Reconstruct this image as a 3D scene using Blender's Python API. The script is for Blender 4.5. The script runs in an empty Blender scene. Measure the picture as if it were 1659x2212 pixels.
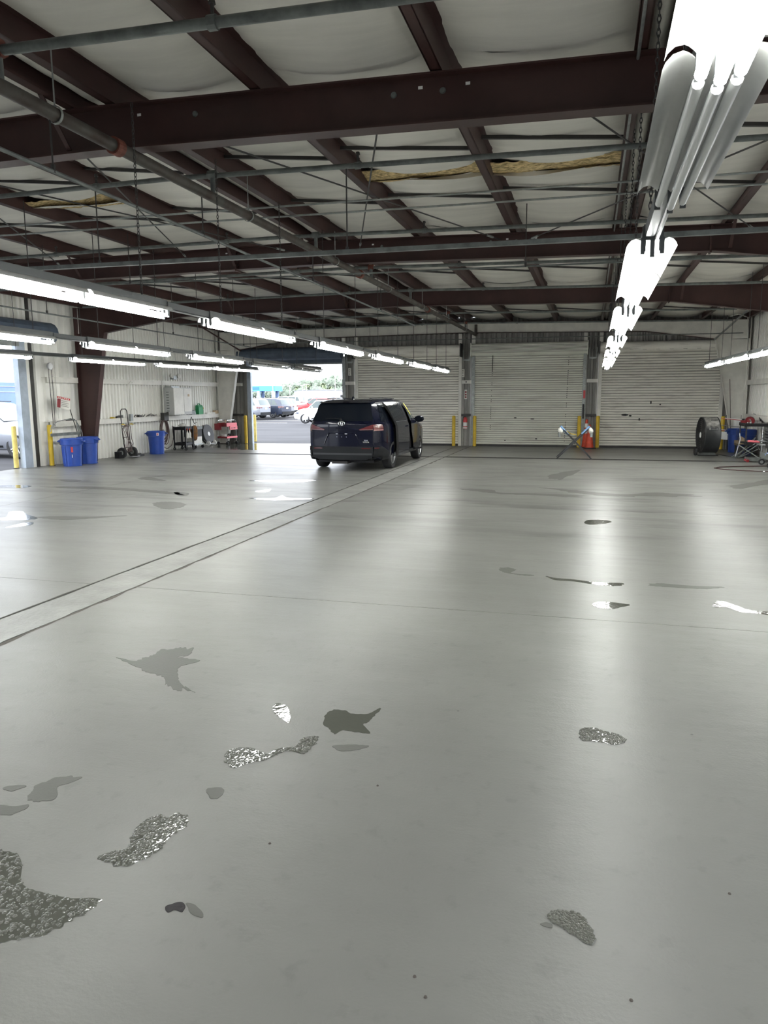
import bpy, bmesh, math, random
from mathutils import Vector, Matrix, noise
random.seed(7)
PI=math.pi
S=bpy.context.scene
C=S.collection
# ---------------------------------------------------------------- camera
cam_d=bpy.data.cameras.new('camera'); cam=bpy.data.objects.new('camera',cam_d); C.objects.link(cam)
cam_d.sensor_fit='VERTICAL'; cam_d.sensor_height=36; cam_d.sensor_width=27; cam_d.lens=36*1600/2212
cam_d.clip_start=.05; cam_d.clip_end=2000
M=Matrix(((0.9637197,-0.03578013,0.26450731),(0.26685764,0.14994008,-0.95200051),(-0.00559755,0.98804745,0.15404841))).to_4x4()
M.translation=(0,0,1.8); cam.matrix_world=M; S.camera=cam
# ---------------------------------------------------------------- world, exposure
W=bpy.data.worlds.new('overcast_sky'); S.world=W; W.use_nodes=True
nt=W.node_tree; bg=nt.nodes['Background']
tc=nt.nodes.new('ShaderNodeTexCoord'); nz=nt.nodes.new('ShaderNodeTexNoise'); nz.inputs['Scale'].default_value=2.2; nz.inputs['Detail'].default_value=4
cr=nt.nodes.new('ShaderNodeValToRGB'); cr.color_ramp.elements[0].position=.3; cr.color_ramp.elements[0].color=(.80,.88,1,1); cr.color_ramp.elements[1].position=.75; cr.color_ramp.elements[1].color=(.97,.98,1,1)
nt.links.new(tc.outputs['Generated'],nz.inputs['Vector']); nt.links.new(nz.outputs['Fac'],cr.inputs['Fac']); nt.links.new(cr.outputs['Color'],bg.inputs['Color'])
bg.inputs['Strength'].default_value=3.7
S.view_settings.view_transform='Standard'; S.view_settings.look='None'; S.view_settings.gamma=1; S.view_settings.use_curve_mapping=False
S.view_settings.exposure=0.66
TUBE_POWER=36.0
# ---------------------------------------------------------------- materials
def mat(name,col,rough=.6,metal=0,var=.0,vscale=3,bump=0,bscale=30,col2=None,emit=None,estr=0,coat=0,rvar=0,stretch=None,spec=None,alpha=None,thr=None):
    m=bpy.data.materials.new(name); m.use_nodes=True; t=m.node_tree; N=t.nodes; L=t.links
    b=N['Principled BSDF']; b.inputs['Base Color'].default_value=(*col,1); b.inputs['Roughness'].default_value=rough; b.inputs['Metallic'].default_value=metal
    if coat: b.inputs['Coat Weight'].default_value=coat; b.inputs['Coat Roughness'].default_value=.04
    if spec is not None: b.inputs['Specular IOR Level'].default_value=spec
    if emit: b.inputs['Emission Color'].default_value=(*emit,1); b.inputs['Emission Strength'].default_value=estr
    if alpha is not None: b.inputs['Alpha'].default_value=alpha
    if var or bump or rvar or col2:
        tc=N.new('ShaderNodeTexCoord'); src=tc.outputs['Object']
        if stretch:
            mp=N.new('ShaderNodeMapping'); mp.inputs['Scale'].default_value=stretch; L.new(src,mp.inputs['Vector']); src=mp.outputs['Vector']
    if var or col2 or rvar:
        n=N.new('ShaderNodeTexNoise'); n.inputs['Scale'].default_value=vscale; n.inputs['Detail'].default_value=6; n.inputs['Roughness'].default_value=.62; L.new(src,n.inputs['Vector'])
        r=N.new('ShaderNodeValToRGB'); a,c=thr or (.35,.65); r.color_ramp.elements[0].position=a; r.color_ramp.elements[1].position=c
        c2=col2 or tuple(max(0,x*(1-var)) for x in col)
        r.color_ramp.elements[0].color=(*c2,1); r.color_ramp.elements[1].color=(*(col if col2 else tuple(min(1,x*(1+var*.5)) for x in col)),1)
        L.new(n.outputs['Fac'],r.inputs['Fac']); L.new(r.outputs['Color'],b.inputs['Base Color'])
        if rvar:
            mr=N.new('ShaderNodeMapRange'); mr.inputs['To Min'].default_value=max(0.02,rough-rvar); mr.inputs['To Max'].default_value=rough+rvar; L.new(n.outputs['Fac'],mr.inputs['Value']); mr.inputs['From Min'].default_value=.3; mr.inputs['From Max'].default_value=.7; L.new(mr.outputs['Result'],b.inputs['Roughness'])
    if bump:
        n2=N.new('ShaderNodeTexNoise'); n2.inputs['Scale'].default_value=bscale; n2.inputs['Detail'].default_value=3; L.new(src,n2.inputs['Vector'])
        bp=N.new('ShaderNodeBump'); bp.inputs['Strength'].default_value=bump; bp.inputs['Distance'].default_value=.01; L.new(n2.outputs['Fac'],bp.inputs['Height']); L.new(bp.outputs['Normal'],b.inputs['Normal'])
    return m
def floor_mat():
    m=mat('painted_concrete',(.36,.37,.34),.34,0,bump=.25,bscale=55,spec=.17)
    t=m.node_tree; N=t.nodes; L=t.links; b=N['Principled BSDF']
    g=N.new('ShaderNodeNewGeometry')
    def noi(scale,det,st=(1,1,1)):
        mp=N.new('ShaderNodeMapping'); mp.inputs['Scale'].default_value=st; L.new(g.outputs['Position'],mp.inputs['Vector'])
        n=N.new('ShaderNodeTexNoise'); n.inputs['Scale'].default_value=scale; n.inputs['Detail'].default_value=det; n.inputs['Roughness'].default_value=.6; L.new(mp.outputs['Vector'],n.inputs['Vector']); return n
    def ramp(n,els):
        r=N.new('ShaderNodeValToRGB'); e=r.color_ramp.elements
        while len(e)<len(els): e.new(.5)
        for k,(p,c) in enumerate(els): e[k].position=p; e[k].color=(*c,1) if len(c)==3 else (c[0],)*3+(1,)
        L.new(n.outputs['Fac'],r.inputs['Fac']); return r
    big=ramp(noi(.45,5),[(.3,(.152,.153,.141)),(.5,(.173,.174,.161)),(.7,(.194,.195,.181))])
    streak=ramp(noi(1.0,7,(.35,2.4,1)),[(.38,(.70,)),(.46,(1,)),(.62,(1.0,)),(.8,(1.05,))])
    fine=ramp(noi(9,5),[(.28,(.86,)),(.42,(1,))])
    dirt=ramp(noi(.8,8,(.5,1.6,1)),[(.56,(1,)),(.59,(.74,)),(.70,(.68,))])
    sp=N.new('ShaderNodeSeparateXYZ'); L.new(g.outputs['Position'],sp.inputs[0])
    far=N.new('ShaderNodeMapRange'); far.inputs['From Min'].default_value=6.5; far.inputs['From Max'].default_value=12; far.inputs['To Min'].default_value=0; far.inputs['To Max'].default_value=.9; L.new(sp.outputs['Y'],far.inputs['Value'])
    cur=big.outputs['Color']
    for k in (streak,fine,dirt):
        mx=N.new('ShaderNodeMix'); mx.data_type='RGBA'; mx.blend_type='MULTIPLY'; mx.inputs[0].default_value=.85; L.new(cur,mx.inputs[6]); L.new(k.outputs['Color'],mx.inputs[7]); cur=mx.outputs[2]
        if k in (streak,dirt): L.new(far.outputs['Result'],mx.inputs[0])
    # small dark pits
    v=N.new('ShaderNodeTexVoronoi'); v.inputs['Scale'].default_value=2.3; L.new(g.outputs['Position'],v.inputs['Vector'])
    lt=N.new('ShaderNodeMath'); lt.operation='LESS_THAN'; lt.inputs[1].default_value=.018; L.new(v.outputs['Distance'],lt.inputs[0])
    mx=N.new('ShaderNodeMix'); mx.data_type='RGBA'; L.new(lt.outputs[0],mx.inputs[0]); L.new(cur,mx.inputs[6]); mx.inputs[7].default_value=(.09,.085,.08,1); cur=mx.outputs[2]
    L.new(cur,b.inputs['Base Color'])
    rr=N.new('ShaderNodeMapRange'); rr.inputs['From Min'].default_value=.3; rr.inputs['From Max'].default_value=.7; rr.inputs['To Min'].default_value=.31; rr.inputs['To Max'].default_value=.37
    L.new(noi(1.6,6,(.5,1.8,1)).outputs['Fac'],rr.inputs['Value']); L.new(rr.outputs['Result'],b.inputs['Roughness'])
    # orange-peel relief of the coating, with broader trowel waves
    n1=noi(70,3); n2=noi(5,4,(.6,1.5,1))
    ad=N.new('ShaderNodeMath'); ad.operation='MULTIPLY_ADD'; ad.inputs[1].default_value=2.6; L.new(n2.outputs['Fac'],ad.inputs[0]); L.new(n1.outputs['Fac'],ad.inputs[2])
    bp=[n for n in N if n.type=='BUMP'][0]; L.new(ad.outputs[0],bp.inputs['Height']); bp.inputs['Strength'].default_value=.10; bp.inputs['Distance'].default_value=.012
    return m
def wet_mat(name,col,rough,bs,bd,scale):
    m=mat(name,col,rough,0,bump=bs,bscale=scale,spec=.6 if rough<.1 else .12)
    m.node_tree.nodes['Principled BSDF'].inputs['IOR'].default_value=1.4
    bp=[n for n in m.node_tree.nodes if n.type=='BUMP'][0]; bp.inputs['Distance'].default_value=bd
    return m
MT={}
MT['floor']=floor_mat()
MT['trench']=mat('old_infill_concrete',(.185,.186,.172),.45,var=.3,vscale=2.5,bump=.5,bscale=25)
MT['joint']=mat('dark_joint_dirt',(.075,.065,.055),.8,var=.4,vscale=8)
MT['wet']=wet_mat('puddle_water_on_concrete',(.085,.088,.074),.05,.35,.004,26)
MT['dry']=wet_mat('damp_concrete',(.105,.107,.096),.36,.2,.004,60)
MT['bead']=mat('clear_water_bead',(.085,.088,.074),.03,spec=.6)
MT['oil']=wet_mat('black_grease',(.02,.018,.02),.35,.4,.004,60)
MT['primer']=mat('red_oxide_primer_steel',(.050,.020,.017),.5,var=.3,vscale=1.2,bump=.1,bscale=12)
MT['primer2']=mat('brown_purlin_steel',(.052,.021,.018),.5,var=.25,vscale=1.5)
MT['galv']=mat('galvanised_steel',(.34,.36,.35),.45,.6,var=.25,vscale=9)
MT['pipe']=mat('grey_steel_pipe',(.16,.175,.168),.5,.35,var=.35,vscale=6,bump=.2,bscale=20)
MT['mainpipe']=mat('dusty_sprinkler_main',(.085,.083,.072),.6,.2,var=.4,vscale=4,col2=(.05,.032,.025))
MT['rust']=mat('rusty_coupling',(.19,.06,.04),.7,.1,var=.4,vscale=14)
MT['housing_grey']=mat('cabinet_grey_paint',(.45,.46,.45),.5,var=.1,vscale=3)
MT['dark']=mat('dark_steel',(.05,.048,.046),.55,.2,var=.2,vscale=6)
MT['vinyl']=mat('white_vinyl_insulation',(.76,.74,.68),.55,var=.13,vscale=1.1,bump=.35,bscale=3,stretch=(.4,2.6,1))
MT['glass_wool']=mat('golden_glass_wool',(.85,.66,.34),.9,col2=(.22,.15,.06),vscale=16,bump=1,bscale=30,stretch=(1,3,1),thr=(.35,.6))
MT['deck']=mat('roof_deck_sheet',(.4,.4,.38),.6)
def siding(name,c,c2,th=(.38,.62)):
    return mat(name,c,.5,0,col2=c2,vscale=1.6,stretch=(3,3,.35),thr=th)
MT['siding_l']=siding('white_ribbed_siding',(.89,.88,.83),(.80,.79,.75),(.25,.5))
MT['siding_b']=siding('grey_ribbed_siding',(.34,.33,.305),(.20,.195,.18))  # far wall siding, grey with darker grey streaks
MT['shutter']=mat('grimy_white_shutter',(.86,.835,.76),.5,col2=(.56,.53,.47),vscale=1.6,stretch=(.7,1,6),thr=(.30,.50))
MT['shutter2']=mat('greenish_white_shutter',(.76,.76,.675),.5,col2=(.60,.595,.525),vscale=1.1,stretch=(.7,1,5),thr=(.34,.52))
MT['coil']=mat('dark_blue_grey_coil',(.10,.13,.18),.5,.2,var=.2,vscale=4)
MT['whitepaint']=mat('off_white_steel_paint',(.74,.725,.67),.5,var=.14,vscale=2.2)
MT['bluepaint']=mat('pale_blue_steel_jamb',(.40,.46,.54),.45,.1,var=.2,vscale=3)
MT['yellow']=mat('safety_yellow_paint',(.72,.50,.02),.42,var=.2,vscale=5,col2=(.55,.36,.03))
MT['yellow2']=mat('faded_yellow_paint',(.78,.62,.18),.5,var=.25,vscale=6)
MT['black']=mat('black_plastic',(.016,.016,.018),.5,spec=.25)
MT['blackm']=mat('black_powder_coat',(.03,.032,.034),.4,var=.3,vscale=6)
MT['rubber']=mat('tyre_rubber',(.022,.022,.024),.75,bump=.2,bscale=60)
MT['blue']=mat('blue_bin_plastic',(.020,.065,.33),.42,var=.15,vscale=7)
MT['red']=mat('red_enamel',(.50,.035,.04),.35)
MT['pink']=mat('sunbleached_red_enamel',(.74,.16,.19),.4)
MT['dred']=mat('deep_red_plastic',(.22,.015,.02),.4)
MT['orange']=mat('cone_orange',(.66,.065,.025),.5,var=.2,vscale=9)
MT['white']=mat('white_plastic',(.78,.78,.76),.4)
MT['cream']=mat('cream_cardboard',(.55,.42,.28),.8,var=.2,vscale=8)
MT['green']=mat('green_jug_plastic',(.02,.25,.09),.35)
MT['chrome']=mat('chrome',(.75,.76,.78),.12,1)
MT['alu']=mat('brushed_aluminium',(.55,.56,.57),.32,.9)
MT['hose']=mat('grey_brown_hose',(.12,.085,.08),.55)
MT['cable']=mat('black_cable',(.02,.02,.02),.5)
MT['redhose']=mat('maroon_air_hose',(.045,.016,.014),.5)
MT['tube']=mat('lit_fluorescent_tube',(.9,.9,.9),.4,emit=(.975,.99,.955),estr=TUBE_POWER)
MT['deadtube']=mat('unlit_fluorescent_tube',(.62,.64,.63),.25)
MT['reflector']=mat('white_enamel_reflector',(.46,.465,.45),.3,var=.1,vscale=5)
MT['housing']=mat('grey_light_housing',(.085,.092,.095),.45,.3)
MT['asphalt']=mat('pale_asphalt',(.062,.062,.068),.85,var=.25,vscale=.35,bump=.4,bscale=8,stretch=(.6,1.6,1),spec=.2)
MT['grass']=mat('leaf_green',(.10,.17,.06),.8,var=.4,vscale=2)
MT['leaf2']=mat('hazed_tree_foliage',(.26,.31,.24),.9,var=.4,vscale=.25)  # paled towards grey, with distance haze put into the leaf colour
MT['palm']=mat('palm_frond',(.26,.32,.18),.8,var=.3,vscale=1)
MT['trunk']=mat('grey_bark',(.20,.17,.14),.9)
MT['navy']=mat('blue_black_car_paint',(.003,.004,.014),.22,0,coat=.55,spec=.12)
MT['silverp']=mat('silver_car_paint',(.26,.275,.31),.3,.5,coat=1)
MT['whitep']=mat('white_car_paint',(.82,.83,.84),.3,0,coat=1)
MT['redp']=mat('red_car_paint',(.50,.03,.035),.28,.1,coat=1)
MT['darkp']=mat('dark_blue_grey_car_paint',(.035,.045,.075),.25,.3,coat=1)
MT['glass']=mat('tinted_car_glass',(.006,.008,.012),.05,0,spec=.22)
MT['glass2']=mat('clear_car_glass',(.05,.075,.075),.05,0,spec=.8)
MT['bumper']=mat('charcoal_bumper_plastic',(.012,.013,.015),.5,spec=.2)
MT['bumper_light']=mat('bumper_strip_plastic',(.04,.042,.046),.4,spec=.3)
MT['slat_joint']=mat('grimy_shaded_slat_interlock',(.24,.23,.21),.7)  # joint grime, with the shadow of the groove put into the colour
MT['tail']=mat('red_tail_lamp',(.10,.005,.007),.14,coat=1)
MT['tailc']=mat('clear_tail_lamp',(.20,.09,.09),.14,coat=1)
MT['skyblue']=mat('bright_blue_fascia',(.10,.36,.78),.5)
MT['trailer']=mat('blue_trailer_wall',(.16,.24,.42),.5,var=.1,vscale=1)
MT['ware']=mat('white_warehouse_wall',(.66,.67,.74),.6)
MT['label']=mat('white_sticker',(.8,.8,.8),.6)
MT['yellowpaint']=mat('yellow_window_marker',(.85,.75,.12),.6)
# ---------------------------------------------------------------- mesh helpers
class MB:
    def __init__(s): s.v=[]; s.f=[]; s.m=[]; s.cur=0
    def add(s,vs,fs):
        o=len(s.v); s.v+= [tuple(v) for v in vs]
        for f in fs: s.f.append(tuple(i+o for i in f)); s.m.append(s.cur)
        return s
    def box(s,c,d,rot=None):
        hx,hy,hz=d[0]/2,d[1]/2,d[2]/2
        vs=[Vector((x,y,z)) for x in(-hx,hx) for y in(-hy,hy) for z in(-hz,hz)]
        if rot is not None: vs=[rot@v for v in vs]
        c=Vector(c); vs=[v+c for v in vs]
        return s.add(vs,[(0,1,3,2),(4,6,7,5),(0,4,5,1),(2,3,7,6),(0,2,6,4),(1,5,7,3)])
    def bb(s,x0,x1,y0,y1,z0,z1): return s.box(((x0+x1)/2,(y0+y1)/2,(z0+z1)/2),(abs(x1-x0),abs(y1-y0),abs(z1-z0)))
    def cyl(s,p0,p1,r0,r1=None,n=12,cap=True):
        r1=r0 if r1 is None else r1; p0=Vector(p0); p1=Vector(p1); d=(p1-p0).normalized()
        a=Vector((0,0,1)) if abs(d.z)<.9 else Vector((1,0,0)); u=d.cross(a).normalized(); w=d.cross(u)
        vs=[];
        for p,r in((p0,r0),(p1,r1)):
            for k in range(n):
                t=2*PI*k/n; vs.append(p+u*(r*math.cos(t))+w*(r*math.sin(t)))
        fs=[(k,(k+1)%n,n+(k+1)%n,n+k) for k in range(n)]
        if cap: fs+=[tuple(range(n))[::-1],tuple(range(n,2*n))]
        return s.add(vs,fs)
    def beam(s,p0,p1,w,h,up=(0,0,1)):
        p0=Vector(p0); p1=Vector(p1); d=(p1-p0); l=d.length; d.normalize(); up=Vector(up)
        x=d.cross(up); 
        if x.length<1e-4: x=d.cross(Vector((1,0,0)))
        x.normalize(); z=x.cross(d)
        R=Matrix((x,d,z)).transposed()
        return s.box((p0+p1)/2,(w,l,h),R)
    def lathe(s,prof,c=(0,0,0),axis='Z',n=24,close=False):
        vs=[]; m=len(prof)
        for k in range(n):
            t=2*PI*k/n; cc,ss=math.cos(t),math.sin(t)
            for r,h in prof:
                if axis=='Z': p=(r*cc,r*ss,h)
                elif axis=='X': p=(h,r*cc,r*ss)
                else: p=(r*cc,h,r*ss)
                vs.append((p[0]+c[0],p[1]+c[1],p[2]+c[2]))
        fs=[]
        for k in range(n):
            k2=(k+1)%n
            for j in range(m-1 if not close else m):
                j2=(j+1)%m
                fs.append((k*m+j,k2*m+j,k2*m+j2,k*m+j2))
        return s.add(vs,fs)
    def tube(s,pts,r,n=8):
        pts=[Vector(p) for p in pts]; vs=[]; up=Vector((0,0,1)); L=len(pts)
        pu=None
        for i,p in enumerate(pts):
            d=(pts[min(i+1,L-1)]-pts[max(i-1,0)])
            if d.length<1e-9: d=Vector((0,1,0))
            d.normalize()
            if pu is None: pu=d.cross(up if abs(d.z)<.9 else Vector((1,0,0))).normalized()
            u=(pu-d*pu.dot(d)); u=u.normalized() if u.length>1e-6 else d.orthogonal().normalized(); pu=u; w=d.cross(u)
            for k in range(n):
                t=2*PI*k/n; vs.append(p+u*(r*math.cos(t))+w*(r*math.sin(t)))
        fs=[(i*n+k,i*n+(k+1)%n,(i+1)*n+(k+1)%n,(i+1)*n+k) for i in range(L-1) for k in range(n)]
        fs+=[tuple(range(n))[::-1],tuple(range((L-1)*n,L*n))]
        return s.add(vs,fs)
    def prism(s,poly,ax,a0,a1):
        n=len(poly); vs=[]
        for a in(a0,a1):
            for p,q in poly:
                vs.append({'X':(a,p,q),'Y':(p,a,q),'Z':(p,q,a)}[ax])
        fs=[(k,(k+1)%n,n+(k+1)%n,n+k) for k in range(n)]+[tuple(range(n))[::-1],tuple(range(n,2*n))]
        return s.add(vs,fs)
    def grid(s,fn,nu,nv):
        vs=[fn(i/nu,j/nv) for i in range(nu+1) for j in range(nv+1)]
        fs=[(i*(nv+1)+j,(i+1)*(nv+1)+j,(i+1)*(nv+1)+j+1,i*(nv+1)+j+1) for i in range(nu) for j in range(nv)]
        return s.add(vs,fs)
    def build(s,name,m,parent=None,smooth=False,loc=None,rz=None,mesh=None,fix=True):
        me=bpy.data.meshes.new(name); me.from_pydata(s.v,[],s.f)
        ms=m if isinstance(m,(list,tuple)) else [m]
        for k in ms: me.materials.append(MT[k] if isinstance(k,str) else k)
        if len(ms)>1: me.polygons.foreach_set('material_index',s.m)
        if fix:
            b=bmesh.new(); b.from_mesh(me); bmesh.ops.recalc_face_normals(b,faces=b.faces); b.to_mesh(me); b.free()
        if smooth:
            me.polygons.foreach_set('use_smooth',[True]*len(me.polygons))
            try: me.set_sharp_from_angle(angle=math.radians(smooth if smooth is not True else 40))
            except Exception: pass
        me.update()
        return link(name,me,parent,loc,rz)
def link(name,me,parent=None,loc=None,rz=None):
    o=bpy.data.objects.new(name,me); C.objects.link(o)
    if parent is not None: o.parent=parent
    if loc is not None: o.location=loc
    if rz is not None: o.rotation_euler=(0,0,rz)
    return o
def thing(name,label,cat,loc=(0,0,0),rz=0,group=None,rot=None):
    o=bpy.data.objects.new(name,None); C.objects.link(o); o.location=loc; o.rotation_euler=rot or (0,0,rz); o.empty_display_size=.2
    o['label']=label; o['category']=cat
    if group: o['group']=group
    return o
def tag(o,label,cat,group=None):
    o['label']=label; o['category']=cat
    if group: o['group']=group
    return o
def struct(o): o['kind']='structure'; return o
def dup(root,loc,rz=None,label=None,group=None,rot=None,par=None):
    r=root.copy(); C.objects.link(r)
    if par is not None: r.parent=par
    if loc is not None: r.location=loc
    if rz is not None: r.rotation_euler=(0,0,rz)
    if rot is not None: r.rotation_euler=rot
    if label: r['label']=label
    if group: r['group']=group
    for ch in list(root.children): dup(ch,None,par=r)
    return r
def text(body,size,name,m,parent=None,mtx=None,depth=.002):
    cu=bpy.data.curves.new('t','FONT'); cu.body=body; cu.size=size; cu.align_x='CENTER'; cu.align_y='CENTER'; cu.extrude=depth
    o=bpy.data.objects.new('t',cu); C.objects.link(o)
    dg=bpy.context.evaluated_depsgraph_get(); me=bpy.data.meshes.new_from_object(o.evaluated_get(dg)); bpy.data.objects.remove(o); bpy.data.curves.remove(cu)
    me.materials.clear(); me.materials.append(MT[m]); me.name=name
    n=link(name,me,parent)
    if mtx is not None: n.matrix_basis=mtx
    return n
# ================================================================ the building
XL,XR,YB,YF=-14.2,4.95,27.0,-9.0     # inner faces of side walls, far wall, wall behind the camera
RZ=-4.4
def off(x): return -.02*max(0,x-RZ)-.008*max(0,RZ-x)
# floor: a sub-base with slabs; saw cuts and the trench edges are real gaps
floor=struct(MB().bb(XL-.1,XR+.1,YF,YB+.1,-.30,-.10).build('floor','joint'))
ycuts=[YF,-6.1,-.02,6.05,12.05,18.35,YB+.1]
g=.004
for x0,x1,mt in((XL-.1,-9.6,'floor'),(-9.6,-4.66,'floor'),(-4.17,XR+.1,'floor')):
    for a,b in zip(ycuts[:-1],ycuts[1:]):
        if b>22:   # grate channel runs across here
            MB().bb(x0+g,x1-g,a+g,21.71,-.12,0).build('slab',mt,floor); MB().bb(x0+g,x1-g,22.09,b,-.12,0).build('slab',mt,floor)
        else: MB().bb(x0+g,x1-g,a+g,b-g,-.12,0).build('slab',mt,floor)
# trench infill with ragged edges
def ragged(x,y,s): return x+s*(.012*noise.noise(Vector((y*2.1,x,0)))+.016*max(0,noise.noise(Vector((y*5.3,x,3)))))
m=MB(); n=420; ys=[YF+(YB+.1-YF)*k/n for k in range(n+1)]; vs=[]
for y in ys: vs+=[(ragged(-4.645,y,1),y,-.12),(ragged(-4.645,y,1),y,-.003),(ragged(-4.19,y,-1)-.0,y,-.003),(ragged(-4.19,y,-1),y,-.12)]
m.add(vs,[(4*i+j,4*i+j+1,4*i+j+5,4*i+j+4) for i in range(n) for j in range(3)])
m.build('trench_infill','trench',floor)
# cracks: raised lips along the trench edges
for xe,s,w in((-4.66,-1,.02),(-4.17,1,.05)):
    m=MB(); vs=[]
    for y in ys:
        d=w*(.3+1.4*abs(noise.noise(Vector((y*1.7,xe,5)))))
        vs+=[(xe,y,.0015),(xe+s*d,y,.0015)]
    m.add(vs,[(2*i,2*i+1,2*i+3,2*i+2) for i in range(n)]); m.build('crack_filler','joint',floor)
# drain grate along the far wall
dg=struct(MB().bb(-11,3.35,21.72,22.08,-.10,-.06).build('trim_1','dark')) 
dg.name='trim_1'
m=MB(); x=-11
while x<3.34: m.bb(x,x+.014,21.74,22.06,-.03,-.002); x+=.034
m.bb(-11,3.35,21.715,21.74,-.06,.0); m.bb(-11,3.35,22.06,22.085,-.06,.0)
o=m.build('drain_grate','dark',dg); o['kind']='stuff'
# ---- corrugated siding
def rib_profile(w,pitch=.305,h=.070):
    # returns list of (s,d) along wall
    out=[]; x=0
    k=round(w/pitch); p=w/k
    for i in range(k):
        a=i*p
        out+=[(a,0),(a+.36*p,0),(a+.44*p,h),(a+.86*p,h),(a+.94*p,0)]
    out.append((w,0)); return out
def sheet(w,z0,z1,pitch=.305,fine=False):
    pr=rib_profile(w,pitch)
    m=MB(); vs=[]; 
    for s_,d in pr: vs+=[(s_,d,z0),(s_,d,z1)]
    m.add(vs,[(2*i,2*i+2,2*i+3,2*i+1) for i in range(len(pr)-1)])
    return m
mesh_cache={}
def put_sheet(parent,w,z0,z1,mt,loc,rz,pitch):
    key=(round(w,3),round(z0,2),round(z1,2),mt,pitch)
    if key not in mesh_cache:
        o=sheet(w,z0,z1,pitch).build('siding_sheet',mt,parent,fix=False); mesh_cache[key]=o.data
    else: o=link('siding_sheet',mesh_cache[key],parent)
    o.location=loc; o.rotation_euler=(0,0,rz)
def wallrun(parent,a,b,z0,z1,mt,place,pitch=.165):
    n=max(1,round((b-a)/.914)); w=(b-a)/n
    for k in range(n): place(parent,a+k*w,w-.006,z0,z1,mt,pitch)
ZT=4.62
wl=struct(MB().bb(XL-.12,XL-.09,YF,-5,0,ZT-.05).bb(XL-.12,XL-.09,-5,5.9,3.4,ZT-.05).bb(XL-.12,XL-.09,.2,.8,0,3.4).bb(XL-.12,XL-.09,10.5,12.5,0,ZT-.05).bb(XL-.12,XL-.09,5.9,10.5,3.3,ZT-.05).bb(XL-.12,XL-.09,16.35,YB+.1,0,ZT-.05).bb(XL-.12,XL-.09,12.5,16.35,3.3,ZT-.05).build('wall_left','deck'))  # left side opened up near the camera, out of view, to add daylight
def pl_left(p,y,w,z0,z1,mt,pitch): put_sheet(p,w,z0,z1,mt,(XL-.045,y+w,0),-PI/2,pitch)
for a,b,z0 in((YF,-5,0),(-5,10.5,3.35),(10.5,12.5,0),(18.35,YB,0),(12.5,16.35,3.35)): wallrun(wl,a,b,z0,ZT-.08,'siding_l',pl_left)
wr=struct(MB().bb(XR+.09,XR+.12,YF,-5,0,ZT-.2).bb(XR+.09,XR+.12,-5,12.5,3.4,ZT-.2).bb(XR+.09,XR+.12,.3,.8,0,3.4).bb(XR+.09,XR+.12,5.2,12.5,0,3.4).bb(XR+.09,XR+.12,12.5,YB+.1,0,ZT-.2).build('wall_right','deck'))  # unseen open bays on this side too, widened for more daylight indoors
wallrun(wl,16.35,18.35,0,ZT-.08,'siding_l',pl_left,.305)
def pl_right(p,y,w,z0,z1,mt,pitch): put_sheet(p,w,z0,z1,mt,(XR+.045,y,0),PI/2,pitch)
wallrun(wr,12.5,YB,0,ZT-.22,'siding_l',pl_right); wallrun(wr,YF,-5,0,ZT-.22,'siding_l',pl_right); wallrun(wr,-5,12.5,3.3,ZT-.22,'siding_l',pl_right)
# far wall with four openings
D=[(-12.95,-9.02),(-8.52,-4.60),(-4.12,-.26),(.26,4.14)]; DH=3.38
m=MB(); xs=[XL-.1]+[v for d in D for v in d]+[XR+.1]
segs=[(xs[i],xs[i+1]) for i in range(0,len(xs),2)]
for a,b in segs: m.bb(a,b,YB+.09,YB+.12,0,DH)
m.bb(XL-.1,XR+.1,YB+.09,YB+.12,DH,ZT-.05)
wb=struct(m.build('wall_back','deck'))
def pl_back(p,x,w,z0,z1,mt,pitch): put_sheet(p,w,z0,z1,mt,(x+w,YB+.045,0),PI,pitch)
for a,b in segs: wallrun(wb,a,b,0,DH,'siding_b',pl_back,.2)
wallrun(wb,XL,XR,DH,ZT-.1,'siding_b',pl_back,.2)
# wall behind the camera, kept closed so that the minivan reflects dark
m=MB()
m.bb(XL-.1,XR+.1,YF-.12,YF,0,3.4)
m.bb(XL-.1,XR+.1,YF-.12,YF,3.4,ZT-.05); struct(m.build('wall_front','siding_l'))
# ceiling deck, purlins, insulation
m=MB(); xx=[XL-.15,RZ,XR+.15]; vs=[]
for x in xx: vs+=[(x,YF-.1,4.62+off(x)),(x,YB+.15,4.62+off(x)),(x,YF-.1,4.68+off(x)),(x,YB+.15,4.68+off(x))]
m.add(vs,[(0,4,5,1),(4,8,9,5),(2,3,7,6),(6,7,11,10),(0,2,6,4),(4,6,10,8),(1,5,7,3),(5,9,11,7),(0,1,3,2),(8,10,11,9)])
ceil=struct(m.build('ceiling','deck'))
PX=[-13.75,-12.2,-10.68,-9.15,-7.6,-6.02,-4.66,-4.16,-2.76,-1.22,.30,.47,1.86,3.4,4.75]
FY=[.05,6.2,12.2,18.3,26.55]
ybays=[(YF,-6)]+[(-6,.05),(.05,6.2),(6.2,12.2),(12.2,18.3),(18.3,26.9)]
def purlin_mesh(L,s):
    # Z section: bottom flange to +s, top flange to -s
    m=MB(); h=.2; t=.012; w=.085
    m.bb(-t/2,t/2,0,L,0,h); m.bb(0,s*w,0,L,0,t); m.bb(0,-s*w,0,L,h-t,h); m.bb(s*w-t*.5,s*w+t*.5,0,L,0,.022)
    return m
for (a,b) in ybays[1:]:
    for x in PX:
        s=1 if x>RZ else -1
        purlin_mesh(b-a,(-s if x in(-4.66,-4.16) else 1 if x==.47 else -1)).build('purlin','primer2',ceil,loc=(x,a,4.38+off(x)))
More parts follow.
